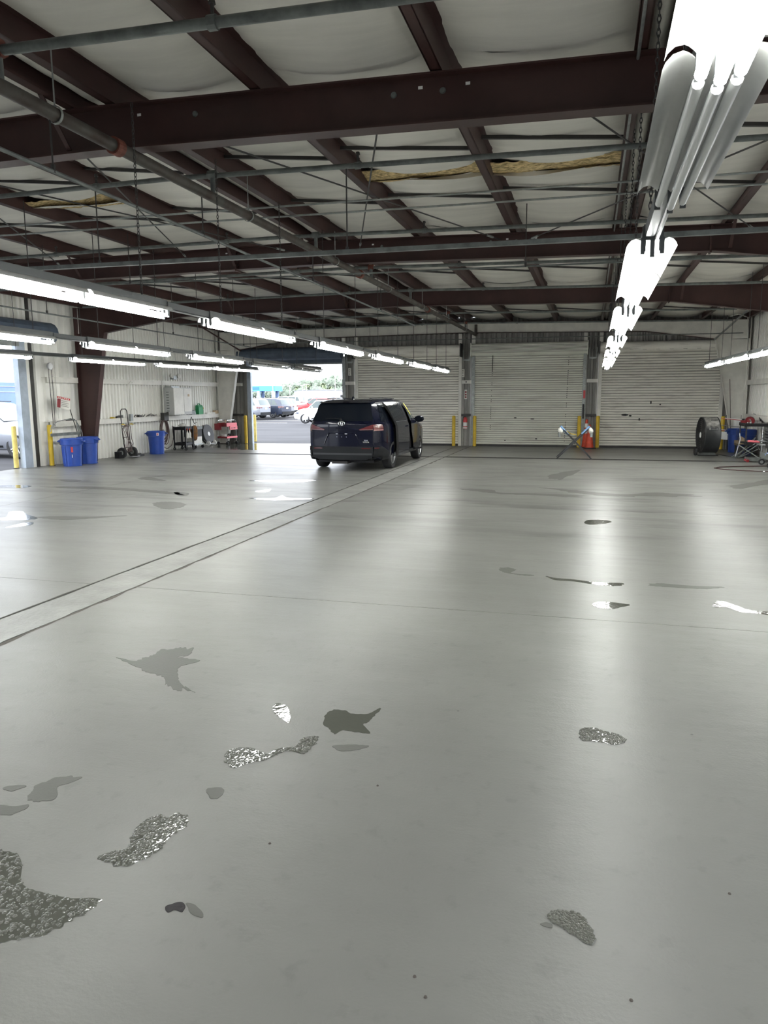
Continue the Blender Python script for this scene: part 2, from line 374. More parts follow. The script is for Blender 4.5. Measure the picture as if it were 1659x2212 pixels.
# insulation blankets: one per purlin bay and frame bay
def blanket(x0,x1,y0,y1,seed,tear=False):
    m=MB(); 
    def fn(u,v):
        x=x0+(x1-x0)*u; y=y0+(y1-y0)*v
        sag=(.045+.06*(noise.noise(Vector((seed,v*1.3,7)))*.5+.5))*math.sin(PI*u)**.7
        # folds run across the bay, deeper towards the frames
        e=math.exp(-((1-v)*(y1-y0)/.55)**2)+.8*math.exp(-((v)*(y1-y0)/.5)**2)
        w=.030*noise.noise(Vector((x*.7+seed,y*1.6,seed)))+.016*noise.noise(Vector((x*1.4,y*5.0+2.5*math.sin(PI*u),seed*3)))
        fold=.05*e*math.sin(PI*u)+.012*math.sin(y*9+3*math.sin(PI*u)+seed)*e*math.sin(PI*u)
        z=4.585+off(x)-sag-fold+w*math.sin(PI*u)**.5
        return (x,y,min(z,4.60+off(x)))
    n=max(14,int((y1-y0)*7)); m.grid(fn,12,n); return m
for bi,(a,b) in enumerate(ybays[1:]):
    for k in range(len(PX)-1):
        x0,x1=PX[k]+.008,PX[k+1]-.008
        if b==12.2 and k in(8,9,4):
            yt=9.05
            o=blanket(x0,x1,a,yt-.02,bi*31+k).build('insulation_blanket','vinyl',ceil,smooth=180,fix=False)
            o=blanket(x0,x1,yt+.32,b,bi*31+k+5).build('insulation_blanket','vinyl',ceil,smooth=180,fix=False)
            # torn seam: glass wool hangs out, a lifted flap behind it
            m=MB(); sd=k*3.1
            m.grid(lambda u,v:(x0+(x1-x0)*u, yt-.06+(.46)*v, 4.50+off(x0)-.03*math.sin(PI*v)-.03*abs(noise.noise(Vector((u*9+sd,v*5,1))))-.03*noise.noise(Vector((u*3,v*2,sd)))),40,10)
            m.build('torn_glass_wool','glass_wool',ceil,smooth=180,fix=False)
            m=MB(); cov=.04 if k!=4 else .16
            m.grid(lambda u,v:(x0+(x1-x0)*u, yt+.32-(cov+.05*math.sin(u*7+sd)+.10*abs(math.sin(PI*u*.5+k)))*v, 4.49+off(x0)-.05*v-.02*math.sin(PI*u)),24,4)
            m.build('insulation_flap','vinyl',ceil,smooth=180,fix=False)
            m=MB()
            if 0: m.grid(lambda u,v:(x0+(x1-x0)*u, yt-.04+(.05+.16*abs(math.cos(PI*u*1.0+k))**3)*v, 4.48+off(x0)-.03*math.sin(PI*u)-.035*v),24,4)
        else: blanket(x0,x1,a,b,bi*31+k).build('insulation_blanket','vinyl',ceil,smooth=180,fix=False)
# purlin bridging angles
for (a,b) in ybays[1:]:
    for fr in(.33,.66):
        for k in range(len(PX)-1):
            if k==6 or PX[k]==.30: continue
            x0,x1=PX[k],PX[k+1]; y=a+(b-a)*fr
            zl=4.40+off(x0); zr=4.55+off(x1)
            if k<6: p,q=(x0+.02,y,zr),(x1-.02,y+.0,zl)
            else: p,q=(x0+.02,y,zr),(x1-.02,y+.05,zl)
            if x1<-13: continue
            MB().beam(p,q,.035,.035).build('bridging_angle','dark',ceil)
# ---- rigid frames
def poly_web(m,pts,y,t): m.prism(pts,'Y',y-t/2,y+t/2)
def frame(Y,label,webm,flm,colm):
    f=thing('rigid_frame',label,'steel frame',(XL,Y,0)); o_=-XL
    def bot(x):
        z=4.0+off(x)
        if x<-10.7: z-=.34*min(1,(-10.7-x)/2.4)
        if x>1.65: z-=.26*min(1,(x-1.65)/2.1)
        return z
    xs_=[-13.1,-10.7,RZ,1.65,3.8]
    top=[(x+o_,4.36+off(x)) for x in(-13.95,RZ,4.8)]
    bt=[(x+o_,bot(x)) for x in xs_]
    # web built per straight stretch, one continuous part
    m=MB(); m.prism(bt+[(4.75+o_,bot(3.8)-.02),(4.75+o_,4.355+off(4.8)),(RZ+o_,4.36),(-13.95+o_,4.35+off(-13.95)),(-13.95+o_,bot(-13.1)-.02)],'Y',-.006,.006)
    m.build('rafter_web',webm,f)
    m=MB()
    for (x0,z0),(x1,z1) in zip(bt[:-1],bt[1:]): m.beam((x0,0,z0),(x1,0,z1),.17,.014)
    m.build('bottom_flange',flm,f)
    m=MB()
    for (x0,z0),(x1,z1) in zip(top[:-1],top[1:]): m.beam((x0,0,z0),(x1,0,z1),.17,.014)
    m.build('top_flange',flm,f)
    # splice plates and bolts
    for xs2 in(-6.0,1.6) if Y<20 else ():
        m=MB(); m.bb(xs2+o_-.012,xs2+o_+.012,-.085,.085,bot(xs2)-.03,4.36+off(xs2))
        m.build('splice_plate',flm,f)
    if Y<20:
        for xs2 in(-6.0,):
            for k in range(4):
                for sy in(-.05,.05): MB().cyl((xs2+o_+.012,sy,4.06+.08*k),(xs2+o_+.035,sy,4.06+.08*k),.014,n=6).build('bolt','dark',f)
    # columns
    for side in(-1,1):
        if side<0: xo,xb,xt=-14.05,-13.74,-13.1
        else: xo,xb,xt=4.83,4.52,3.8
        zt=bot(xt)
        m=MB(); m.prism([(xo+o_,0.02),(xb+o_,0.02),(xt+o_,zt),(xo+o_,zt)] if side<0 else [(xb+o_,0.02),(xo+o_,0.02),(xo+o_,zt),(xt+o_,zt)],'Y',-.006,.006); m.build('column_web',webm,f)
        m=MB(); m.beam((xb+o_,0,0.02),(xt+o_,0,zt),.17,.014,up=(1,0,0)); m.build('column_flange',colm,f)
        m=MB(); m.beam((xo+o_,0,0.02),(xo+o_,0,4.3),.17,.014,up=(1,0,0)); m.build('column_flange',colm,f)
        m=MB(); a,b=sorted((xo,xb)); m.bb(a+o_-.03,b+o_+.03,-.11,.11,0,.022); m.build('base_plate',flm,f)
    return f
frame(6.2,'nearest dark red steel frame beam crossing overhead','primer','primer','primer')
frame(12.2,'second dark red steel frame beam, behind the nearest one','primer','primer','primer')
f3=frame(18.3,'third dark red steel frame, its tapered column beside the blue trash cans','primer','primer','primer')
frame(26.55,'off-white painted steel frame against the far wall','whitepaint','primer','whitepaint')
# white web slots seen as bright rounded labels + bolts on near frame web
for fr,Y in((0,6.2),(1,12.2)):
    host=[o for o in C.objects if o.name.startswith('rigid_frame')][fr]
    for x in((-3.95,-1.40,-1.02) if fr==0 else(-3.55,-1.36,-.92,-6.2)):
        MB().bb(x-XL-.018,x-XL+.018,-.010,-.0065,4.285+off(x)-.011,4.285+off(x)+.011).build('web_slot','white',host)
    for x in(-3.40,-1.62,-1.22):
        MB().lathe([(0,-.02),(.02,-.02),(.026,-.006),(.0,-.006)],(x-XL,0,4.25+off(x)),'Y',10).build('brace_washer','pipe',host)
# ---- girts on the side walls (structure trim)
tn=2
def trim(mb,mt):
    global tn
    o=struct(mb.build('trim_%d'%tn,mt)); tn+=1; return o
def girt(x,s,y0,y1,z):
    m=MB(); m.bb(x,x+s*.012,y0,y1,z,z+.19); m.bb(x,x-s*.0,y0,y1,z,z); 
    m=MB(); m.bb(x,x+s*.18,y0,y1,z+.14,z+.152); m.bb(x+s*.17,x+s*.182,y0,y1,z,z+.15)
    return m
for y0,y1 in((16.95,18.2),(18.42,26.4)):
    trim(girt(XL,1,y0,y1,2.22),'whitepaint'); trim(girt(XL,1,y0,y1,1.03),'whitepaint')
for y0,y1 in((18.42,26.4),(12.3,18.2)):
    trim(girt(XR,-1,y0,y1,2.1),'whitepaint'); trim(girt(XR,-1,y0,y1,1.03),'whitepaint')
for a,b in((-9.02,-8.52),(-4.6,-4.12),(-.26,.26),(-14.2,-13.15),(4.3,4.95)):
    m=MB(); m.bb(a+.08,b-.08,YB-.16,YB,2.24,2.36); trim(m,'whitepaint')
    m=MB(); m.bb(a+.08,b-.08,YB-.2,YB,1.08,1.16); trim(m,'dark')
# white posts above the door gaps
for x in(-9.02,-8.52,-4.6,-4.12,-.26,.26):
    m=MB(); m.bb(x-.06,x+.06,YB-.1,YB,3.6,4.0); trim(m,'whitepaint')
trim(MB().bb(-13.2,4.3,YB-.02,YB+.02,4.0,4.05),'dark')
# ---- rolling doors
def slat_curtain(w,z0,z1,pitch):
    m=MB(); n=int((z1-z0)/pitch); vs=[]
    prof=[]; mats=[]
    for k in range(n):
        z=z0+k*pitch
        prof+=[(0.0,z),(0,z+.009),(-.014,z+.015),(-.025,z+.028),(-.027,z+pitch*.6),(-.016,z+pitch-.007)]
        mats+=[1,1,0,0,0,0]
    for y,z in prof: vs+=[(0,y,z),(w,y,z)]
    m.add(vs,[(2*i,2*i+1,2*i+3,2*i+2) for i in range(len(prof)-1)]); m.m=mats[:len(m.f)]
    return m
def door(n,x0,x1,mt,closed=True):
    d=struct(MB().bb(x0-.02,x1+.02,YB+.06,YB+.085,3.25,3.45).build('door_%d'%n,'galv'))
    w=x1-x0
    if closed:
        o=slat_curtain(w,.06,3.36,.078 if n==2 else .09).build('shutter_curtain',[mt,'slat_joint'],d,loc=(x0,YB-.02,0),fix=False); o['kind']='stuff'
        MB().bb(x0,x1,YB-.07,YB-.01,0.0,.065).build('bottom_bar','dark',d)
    return d
def guides(d,x0,x1,mt,y0=None,w=.11):
    for x in(x0,x1):
        MB().bb(x-w/2,x+w/2,YB-.09,YB-.03,0,3.32).build('guide_rail',mt,d)
def hood(d,x0,x1,z0,z1,mt,rect):
    m=MB(); y1=YB-.0; dd=.42
    if rect: pr=[(y1,z0),(y1-dd*.75,z0),(y1-dd,z0+.08),(y1-dd,z1-.06),(y1-dd*.8,z1),(y1,z1)]
    else:
        pr=[(y1,z0)]+[(y1-.21-.21*math.sin(a),(z0+z1)/2-(z1-z0)/2*math.cos(a)) for a in[PI*k/10 for k in range(11)]]+[(y1,z1)]
    m.prism(pr,'X',x0,x1); m.build('coil_hood',mt,d,smooth=30)
    m=MB()
    for k in range(6 if rect else 0):
        z=z0+.08+(z1-z0-.14)*k/6
        m.bb(x0,x1,y1-dd-.006,y1-dd,z,z+.012)
    if rect: m.build('hood_rib','dark',d)
    for x in(x0,x1): MB().bb(x-.015,x+.015,y1-dd-.02,y1,z0-.04,z1+.03).build('end_plate',mt if rect else 'dark',d)
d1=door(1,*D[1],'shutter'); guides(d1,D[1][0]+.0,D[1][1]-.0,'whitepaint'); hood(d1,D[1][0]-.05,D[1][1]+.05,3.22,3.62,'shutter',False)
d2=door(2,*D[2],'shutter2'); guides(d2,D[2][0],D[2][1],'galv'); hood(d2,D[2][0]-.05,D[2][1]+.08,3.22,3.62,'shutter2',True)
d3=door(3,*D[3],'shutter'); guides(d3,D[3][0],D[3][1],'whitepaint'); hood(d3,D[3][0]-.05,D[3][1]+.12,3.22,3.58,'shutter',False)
# scars, holes and a yellow mark on the curtains (parts of the doors)
for d,x,z,w,h,mt in((d2,-2.6,1.02,.10,.035,'black'),(d2,-2.0,.98,.16,.03,'black'),(d2,-1.85,.28,.09,.03,'black'),(d2,-2.95,.22,.07,.03,'black'),(d3,1.12,1.13,.24,.07,'black'),(d3,1.30,1.10,.10,.05,'black'),
      (d3,1.95,1.55,.05,.12,'dark'),(d3,2.25,1.48,.05,.05,'dark'),(d3,1.6,.98,.05,.10,'dark'),(d2,-3.1,.07,.0,.0,'black'),(d2,-1.45,.03,.13,.03,'yellow')):
    if w: MB().lathe([(0,-.001),(.5,-.001),(.5,0)],(0,0,0),'Y',9).build('scar',mt,d,loc=(x,YB-.065,z)).scale=(w,1,h)
# rivet lines / slots of door 2
for x in(-3.50,-.87):
    m=MB()
    for k in range(48):
        z=.2+k*.066
        if noise.noise(Vector((x,k*.5,2)))>-.08 or (x<-3 and k>36): m.bb(x+.003*k/2-.010,x+.003*k/2+.010,YB-.066,YB-.060,z,z+.03+(.04 if x<-3 and k>36 else 0))
    o=m.build('clip_line','black',d2); o['kind']='stuff'
for x in range(8):
    MB().bb(.75+x*.42,.87+x*.42,YB-.425,YB-.418,3.30,3.306).build('hood_scratch','dark',d3)
# open door at far left: coil and raised curtain
d4=struct(MB().bb(D[0][0],D[0][1],YB+.03,YB+.08,3.10,3.3).build('door_4','coil'))
m=MB(); m.lathe([(.0,-4.2),(.235,-4.2),(.235,0),(.0,0)],(0,0,0),'X',14)
m.build('curtain_coil','coil',d4,loc=(D[0][1]-.02,YB-.26,3.42),smooth=False)
MB().bb(D[0][0],D[0][1],YB-.06,YB-.02,3.05,3.3).build('raised_curtain','coil',d4)
MB().bb(D[0][0],D[0][1],YB-.08,YB-.0,3.02,3.07).build('bottom_bar','galv',d4)
MB().bb(D[0][0]-.06,D[0][0]+.10,YB-.10,YB+.05,0,3.3).build('door_jamb','bluepaint',d4)
MB().bb(D[0][1]-.06,D[0][1]+.07,YB-.10,YB+.1,0,3.3).build('door_jamb','galv',d4)
# open door in the left wall
d5=struct(MB().bb(XL-.08,XL-.03,12.5,16.2,3.16,3.4).build('door_5','coil'))
m=MB(); m.lathe([(0,0),(.27,0),(.27,4.75),(0,4.75)],(0,0,0),'Y',14); m.build('curtain_coil','coil',d5,loc=(XL+.30,12.3,3.50))
MB().bb(XL-.01,XL+.03,12.5,16.2,3.12,3.4).build('bottom_bar','galv',d5)
MB().bb(XL-.14,XL+.02,16.12,16.42,0,3.35).build('door_jamb','bluepaint',d5)
MB().bb(XL-.14,XL+.04,16.50,16.62,0,4.5).build('door_jamb','dark',d5)
MB().bb(XL-.14,XL+.02,12.4,12.6,0,3.35).build('door_jamb','bluepaint',d5)
# hand chains of door 5
for dy in(0,.12): 
    MB().tube([(XL+.2,17.0+dy,2.6),(XL+.2,17.02+dy*.9,1.8),(XL+.2,17.04+dy*.5,1.05)],.008,5).build('hand_chain','dark',d5)
MB().lathe([(0,-.03),(.09,-.03),(.10,0),(.09,.03),(0,.03)],(XL+.2,17.06,2.65),'X',12).build('chain_wheel','alu',d5,smooth=True)
# ================================================================ pipes, rods, lights
def sprig(m,x,y,z): m.cyl((x,y,z),(x,y,z+.09),.012,n=6); m.cyl((x,y,z+.09),(x,y,z+.115),.024,.018,n=8)
def branch(Y,r,label,x0=-12.5,x1=4.4,z=4.14,nd=0):
    o=thing('sprinkler_branch_pipe',label,'pipe',(x0,Y,z))
    MB().tube([(0,0,off(x0)),( RZ-x0,0,0),(x1-x0,0,off(x1))],r,10).build('pipe_run','pipe',o,smooth=True)
    k=0; x=x0+1.0
    while x<x1:
        if abs(x+3.97)>.3:
            m=MB(); sprig(m,x-x0,0,off(x)+r*.5); m.build('sprinkler_head','dark',o)
            m=MB(); m.cyl((x-x0-.03,0,off(x)),(x-x0+.03,0,off(x)),r*1.35,n=10); m.build('coupling','pipe',o)
        x+=3.05
    # riser to the main
    MB().cyl((-3.97-x0,0,-.02),(-3.97-x0,0,-.20),r*1.0,n=10).build('riser','pipe',o,smooth=True)
    MB().cyl((-3.97-x0-.05,0,0),(-3.97-x0+.05,0,0),r*1.7,n=10).build('tee_fitting','rust' if nd==0 else 'pipe',o)
    return o
branch(4.55,.034,'nearest grey sprinkler branch pipe crossing the top left of the ceiling')
branch(7.55,.026,'second grey sprinkler branch pipe, just behind the nearest beam',nd=1)
branch(10.65,.026,'third grey sprinkler branch pipe, just before the second beam',nd=1)
branch(13.5,.028,'fourth grey sprinkler branch pipe, just behind the second beam')
branch(16.6,.028,'fifth grey sprinkler branch pipe, just before the third beam',nd=1)
branch(21.2,.026,'sixth sprinkler branch pipe, behind the third beam',x1=3.5,z=4.12)
branch(24.2,.026,'farthest sprinkler branch pipe, near the rolling doors',x1=3.9,z=4.12)
mp=thing('sprinkler_main_pipe','thick dusty sprinkler main running lengthwise under the ridge','pipe',(-3.97,1.5,3.91))
MB().cyl((0,0,0),(0,24.9,0),.052,n=16).build('pipe_run','mainpipe',mp,smooth=True)
for y in(4.35,11.3,16.9): MB().cyl((0,y-.05,0),(0,y+.05,0),.072,n=16).build('coupling','rust',mp)
for y in(3.6,6.9,10.0,13.2,16.3,19.4,22.5): 
    m=MB(); m.lathe([(.06,-.012),(.066,-.012),(.066,.012),(.06,.012)],(0,y,0),'Y',14,close=True); m.cyl((0,y,.06),(0,y,.45),.006,n=6); m.build('pipe_hanger','galv',mp)
MB().cyl((0,24.9,0),(0,24.9,.35),.05,n=12).build('end_elbow','mainpipe',mp)
def rodpipe(name,label,p0,p1,r,mt='pipe',cat='pipe',rods=(),top=4.35,n=8,sq=False):
    o=thing(name,label,cat,p0); d=Vector(p1)-Vector(p0)
    m=MB(); 
    if sq: m.beam((0,0,0),d,r*2,r*1.6)
    else: m.cyl((0,0,0),d,r,n=n)
    m.build('pipe_run',mt,o,smooth=not sq)
    for t in rods:
        q=d*t; m=MB(); m.cyl(q,(q.x,q.y,top-p0[2]),.007,n=6); m.cyl(q+Vector((0,0,-.01)),q+Vector((0,0,.05)),.018,n=6); m.build('hanger_rod','dark',o)
    return o
rodpipe('strut_rail','grey strut rail hung on rods across the hall below the second branch pipe',(-9,7.55,3.31),(4.4,7.55,3.23),.027,'pipe','rail',rods=(.267,.487,.80),top=4.12,sq=True)
rodpipe('thin_conduit','thin conduit slung on rods before the third frame beam',(-12,10.6,3.62),(4.4,10.6,3.50),.012,'pipe','conduit',rods=(.3,.675))
rodpipe('thin_conduit','upper of two thin conduits running across between first and second beams',(-12,9.1,4.22),(4.4,9.3,4.17),.013,'galv','conduit')
rodpipe('thin_conduit','lower of two thin conduits running across between first and second beams',(-12,9.5,4.20),(4.4,9.75,4.15),.013,'galv','conduit')
rodpipe('thin_conduit','straight conduit running lengthwise under the thick sprinkler main',(-4.0,2.5,3.52),(-4.0,17.2,3.42),.016,'pipe','conduit',rods=(.175,.33,.55,.8),top=3.9)
rodpipe('thin_conduit','conduit high along the left side above the second light row',(-9.0,9.0,3.25),(-9.0,19.0,3.15),.013,'pipe','conduit',rods=(.2,.6,.95))
rodpipe('thin_conduit','thin conduit across the hall just in front of the rolling doors',(-12.6,25.3,3.72),(4.4,25.3,3.66),.014,'pipe','conduit',rods=(.3,.5,.8))
rodpipe('thin_conduit','thin bright conduit beside the purlin above the right light row',(.24,2.0,4.25),(.24,26.0,4.25),.012,'galv','conduit')
# roof cross-bracing rods
for k,(a,b) in enumerate((((-3.75,6.3,4.2),(-1.45,12.1,4.2)),((-1.75,6.3,4.2),(-3.75,12.1,4.2)),((-.45,6.3,4.2),(2.2,12.1,4.1)),((2.5,6.3,4.1),(-1.1,12.1,4.15)),((-4.8,6.3,4.2),(-6.9,12.1,4.2)),((-7.0,6.3,4.2),(-4.9,12.1,4.2)),((-6.9,7.0,4.2),(-9.5,12.1,4.2)))):
    nm=['slanting from the nearest beam down to the right of the main pipe','crossing leftwards between the first two beams','right of centre slanting under the torn insulation','crossing leftwards under the right purlins','left of the main pipe slanting away leftwards','left of the main pipe slanting away rightwards','farthest left of those between the first two beams'][k]
    o=thing('brace_rod','brace rod '+nm,'brace rod',a); d=Vector(b)-Vector(a)
    MB().cyl((0,0,0),d,.009,n=6).build('rod','dark',o); MB().cyl(d*.03,d*.06,.017,n=6).build('turnbuckle','galv',o); MB().cyl(d*.93,d*.96,.017,n=6).build('turnbuckle','galv',o)
# knee/flange braces at frames
for Y in(6.2,12.2,18.3):
    for i,x in enumerate((-12.2,-9.15,-6.02,-4.66,1.86)):
        host=[o for o in C.objects if o.name.startswith('rigid_frame') and abs(o.location.y-Y)<.01][0]
        MB().beam((x-XL,-.05,4.03+off(x)),(x-XL,-.42,4.42+off(x)),.045,.01).build('flange_brace','primer2',host)
        MB().beam((x-XL,.05,4.03+off(x)),(x-XL,.42,4.42+off(x)),.045,.01).build('flange_brace','primer2',host)
# wall bracing diagonals by the corner columns
for s,x in((-1,-13.0),(1,3.75)):
    host=[o for o in C.objects if o.name.startswith('rigid_frame') and abs(o.location.y-26.55)<.01][0]
    MB().beam((x-XL,-.1,3.55),(x-XL+s*.7,-1.9,4.35),.04,.04).build('knee_brace','galv' if s>0 else 'primer2',host)
# ---- lights
LT={}
def tube_mesh():
    m=MB(); m.cyl((0,.015,0),(0,1.185,0),.0150,n=10); return m
def link_chain(L):
    m=MB(); n=int(L/.034)
    for k in range(n):
        z=k*.034; a=k%2; pts=[]
        for q in range(6):
            t=2*PI*q/6; u=.009*math.cos(t); w=.023*math.sin(t)
            pts.append((u if a else 0,0 if a else u,z+w))
        vs=[];nn=6
        # small square-section loop
        for q,p in enumerate(pts):
            t=2*PI*q/6; rx,rz=math.cos(t)*.0032,math.sin(t)*.0032; ry=.0032
            if a: vs+=[(p[0]+rx,-ry,p[2]+rz),(p[0]+rx,ry,p[2]+rz),(p[0]-rx,0,p[2]-rz)]
            else: vs+=[(-ry,p[1]+rx,p[2]+rz),(ry,p[1]+rx,p[2]+rz),(0,p[1]-rx,p[2]-rz)]
        fs=[(q*3+j,((q+1)%6)*3+j,((q+1)%6)*3+(j+1)%3,q*3+(j+1)%3) for q in range(6) for j in range(3)]
        m.add(vs,fs)
    return m
def fixture(label,x,y,z,rz,lit=(True,True),gap=1.0,group=None,near=False,off_all=False):
    o=thing('strip_light',label,'ceiling light',(x,y,z),rz,group)
    def P(key,mk,name,mt,loc=None,smooth=False):
        if key not in LT: ob=mk().build(name,mt,o,smooth=smooth); LT[key]=ob.data
        else: ob=link(name,LT[key],o)
        if loc: ob.location=loc
        return ob
    P('housing',lambda:MB().prism([(-.038,.046),(.038,.046),(.045,.12),(-.045,.12)],'X' if 0 else 'Y',0,2.44),'housing','housing')
    MB().prism([(-.035,.055),(.035,.055),(.04,.11),(-.04,.11)],'Y',2.44,2.44+gap).build('raceway','housing',o) if gap>0 else None
    if gap>0: MB().cyl((.02,2.44,.045),(.02,2.44+gap,.045),.010,n=6).build('wire_conduit','alu',o)
    def refl(s):
        def mk():
            m=MB(); cs=[(.050,.034),(.060,.044),(.072,.052),(.082,.056),(.104,.050),(.120,.034),(.127,.018)]
            for seg in(0,1):
                y0,y1=seg*1.22+.01,seg*1.22+1.205
                vs=[]
                for k,(a,b) in enumerate(cs):
                    cut=.05*max(0,(a-.05)/.075)
                    for t in(0,.003):
                        vs+=[(s*a,y0+cut*(seg==0),b+t),(s*a,y1-cut*.6,b+t)]
                n_=len(cs); fs=[]
                for k in range(n_-1):
                    i=k*4; j=i+4
                    fs+=[(i,j,j+1,i+1),(i+2,i+3,j+3,j+2)]
                fs+=[(0,1,3,2),((n_-1)*4,(n_-1)*4+2,(n_-1)*4+3,(n_-1)*4+1)]
                for k in range(n_-1):
                    i=k*4; j=i+4; fs+=[(i,i+2,j+2,j),(i+1,j+1,j+3,i+3)]
                m.add(vs,fs)
            return m
        return mk
    P('rl',refl(-1),'reflector','reflector',smooth=50); P('rr',refl(1),'reflector','reflector',smooth=50)
    P('rc',lambda:MB().prism([(-.050,.044),(-.022,.046),(-.008,.036),(0,.028),(.008,.036),(.022,.046),(.050,.044)],'Y',.01,2.43),'reflector_spine','reflector')
    for seg in(0,1):
        on=lit[seg]
        for tx,tz in((-.043,-.012),(0,-.028),(.043,-.012)):
            key='tube_on' if on else 'tube_off'
            P(key,tube_mesh,'tube','tube' if on else 'deadtube',(tx,seg*1.22+.01,tz),smooth=True)
    def sock():
        m=MB()
        for tx,tz in((-.043,-.012),(0,-.028),(.043,-.012)):
            m.box((tx,0,tz+.022),(.022,.018,.07))
        return m
    for yy in(.005,1.22,2.435): P('sock',sock,'lamp_holder','housing',(0,yy,.01))
    def star():
        m=MB(); m.box((0,0,.075),(.105,.008,.07))
        for tx,tz in((-.047,-.014),(0,-.030),(.047,-.014)): m.box((tx,0,tz+.025),(.022,.012,.08))
        return m
    P('star',star,'end_plate','housing',(0,-.006,0)); P('star',star,'end_plate','housing',(0,2.446,0))
    top=4.335+off(x)-z-.12
    for yy in(.35,2.1):
        key='ch%d_%d'%(near,round(top*5))
        if near: P(key,lambda:link_chain(top),'chain','dark',(0,yy,.12))
        else: P(key,lambda:MB().cyl((0,0,0),(0,0,top),.006,n=5),'chain','dark',(0,yy,.12))
    return o
ordn=['nearest','second','third','fourth','fifth','sixth','seventh']
def row(starts,a,b,z,desc,grp,litf=None,gaps=None,near=0):
    (xa,ya),(xb,yb)=a,b; ang=-math.atan2(xb-xa,yb-ya)
    for i,y in enumerate(starts):
        x=xa+(xb-xa)*(y-ya)/(yb-ya)
        nxt=starts[i+1]-y-2.44 if i+1<len(starts) else 0
        lab='%s fluorescent strip light of %s'%(ordn[i],desc)
        if litf and litf(i)==(False,True): lab='nearest strip light of %s, overhead, its far tubes unlit'%desc
        fixture(lab,x,y,z,ang,(litf(i) if litf else (True,True)),max(0,nxt),grp,near=i<near)
row([.80,4.22,7.30,10.8,14.0,17.1,19.6],(.262,2.0),(.38,22),2.55,'the row hanging right of centre','strip lights right of centre',litf=lambda i:(True,False) if i==0 else (True,True),near=3)
row([-.2,3.70,6.98,10.45,13.8,17.3,20.5],(-3.74,5.0),(-4.25,21),2.55,'the long row left of centre','strip lights left of centre',near=3)
row([3.1,6.1,9.3,12.6,15.6,18.5],(-7.0,9.2),(-7.6,18.4),2.55,'the second row in from the left wall','strip lights of the inner left row',litf=lambda i:(True,True) if i<4 else (False,False))
row([10.2,13.75,16.7,19.3],(-10.8,12.8),(-10.2,21.3),2.615,'the row nearest the left wall','strip lights of the outer left row')
row([10.6,13.9,16.55,19.4],(3.07,15.2),(2.95,22.),2.55,'the row along the right wall','strip lights along the right wall')

for x_,y_,l_ in((.22,-3.0,'added fill strip light behind the photographer, in line with the row right of centre'),(-3.55,-3.9,'added fill strip light behind the photographer, in line with the long left row'),(3.1,5.0,'added fill strip light of the right wall row, beside the photographer out of view')):
    fixture(l_,x_,y_,2.55,0,(True,True),0)  # unseen fixtures added to brighten the floor near the camera
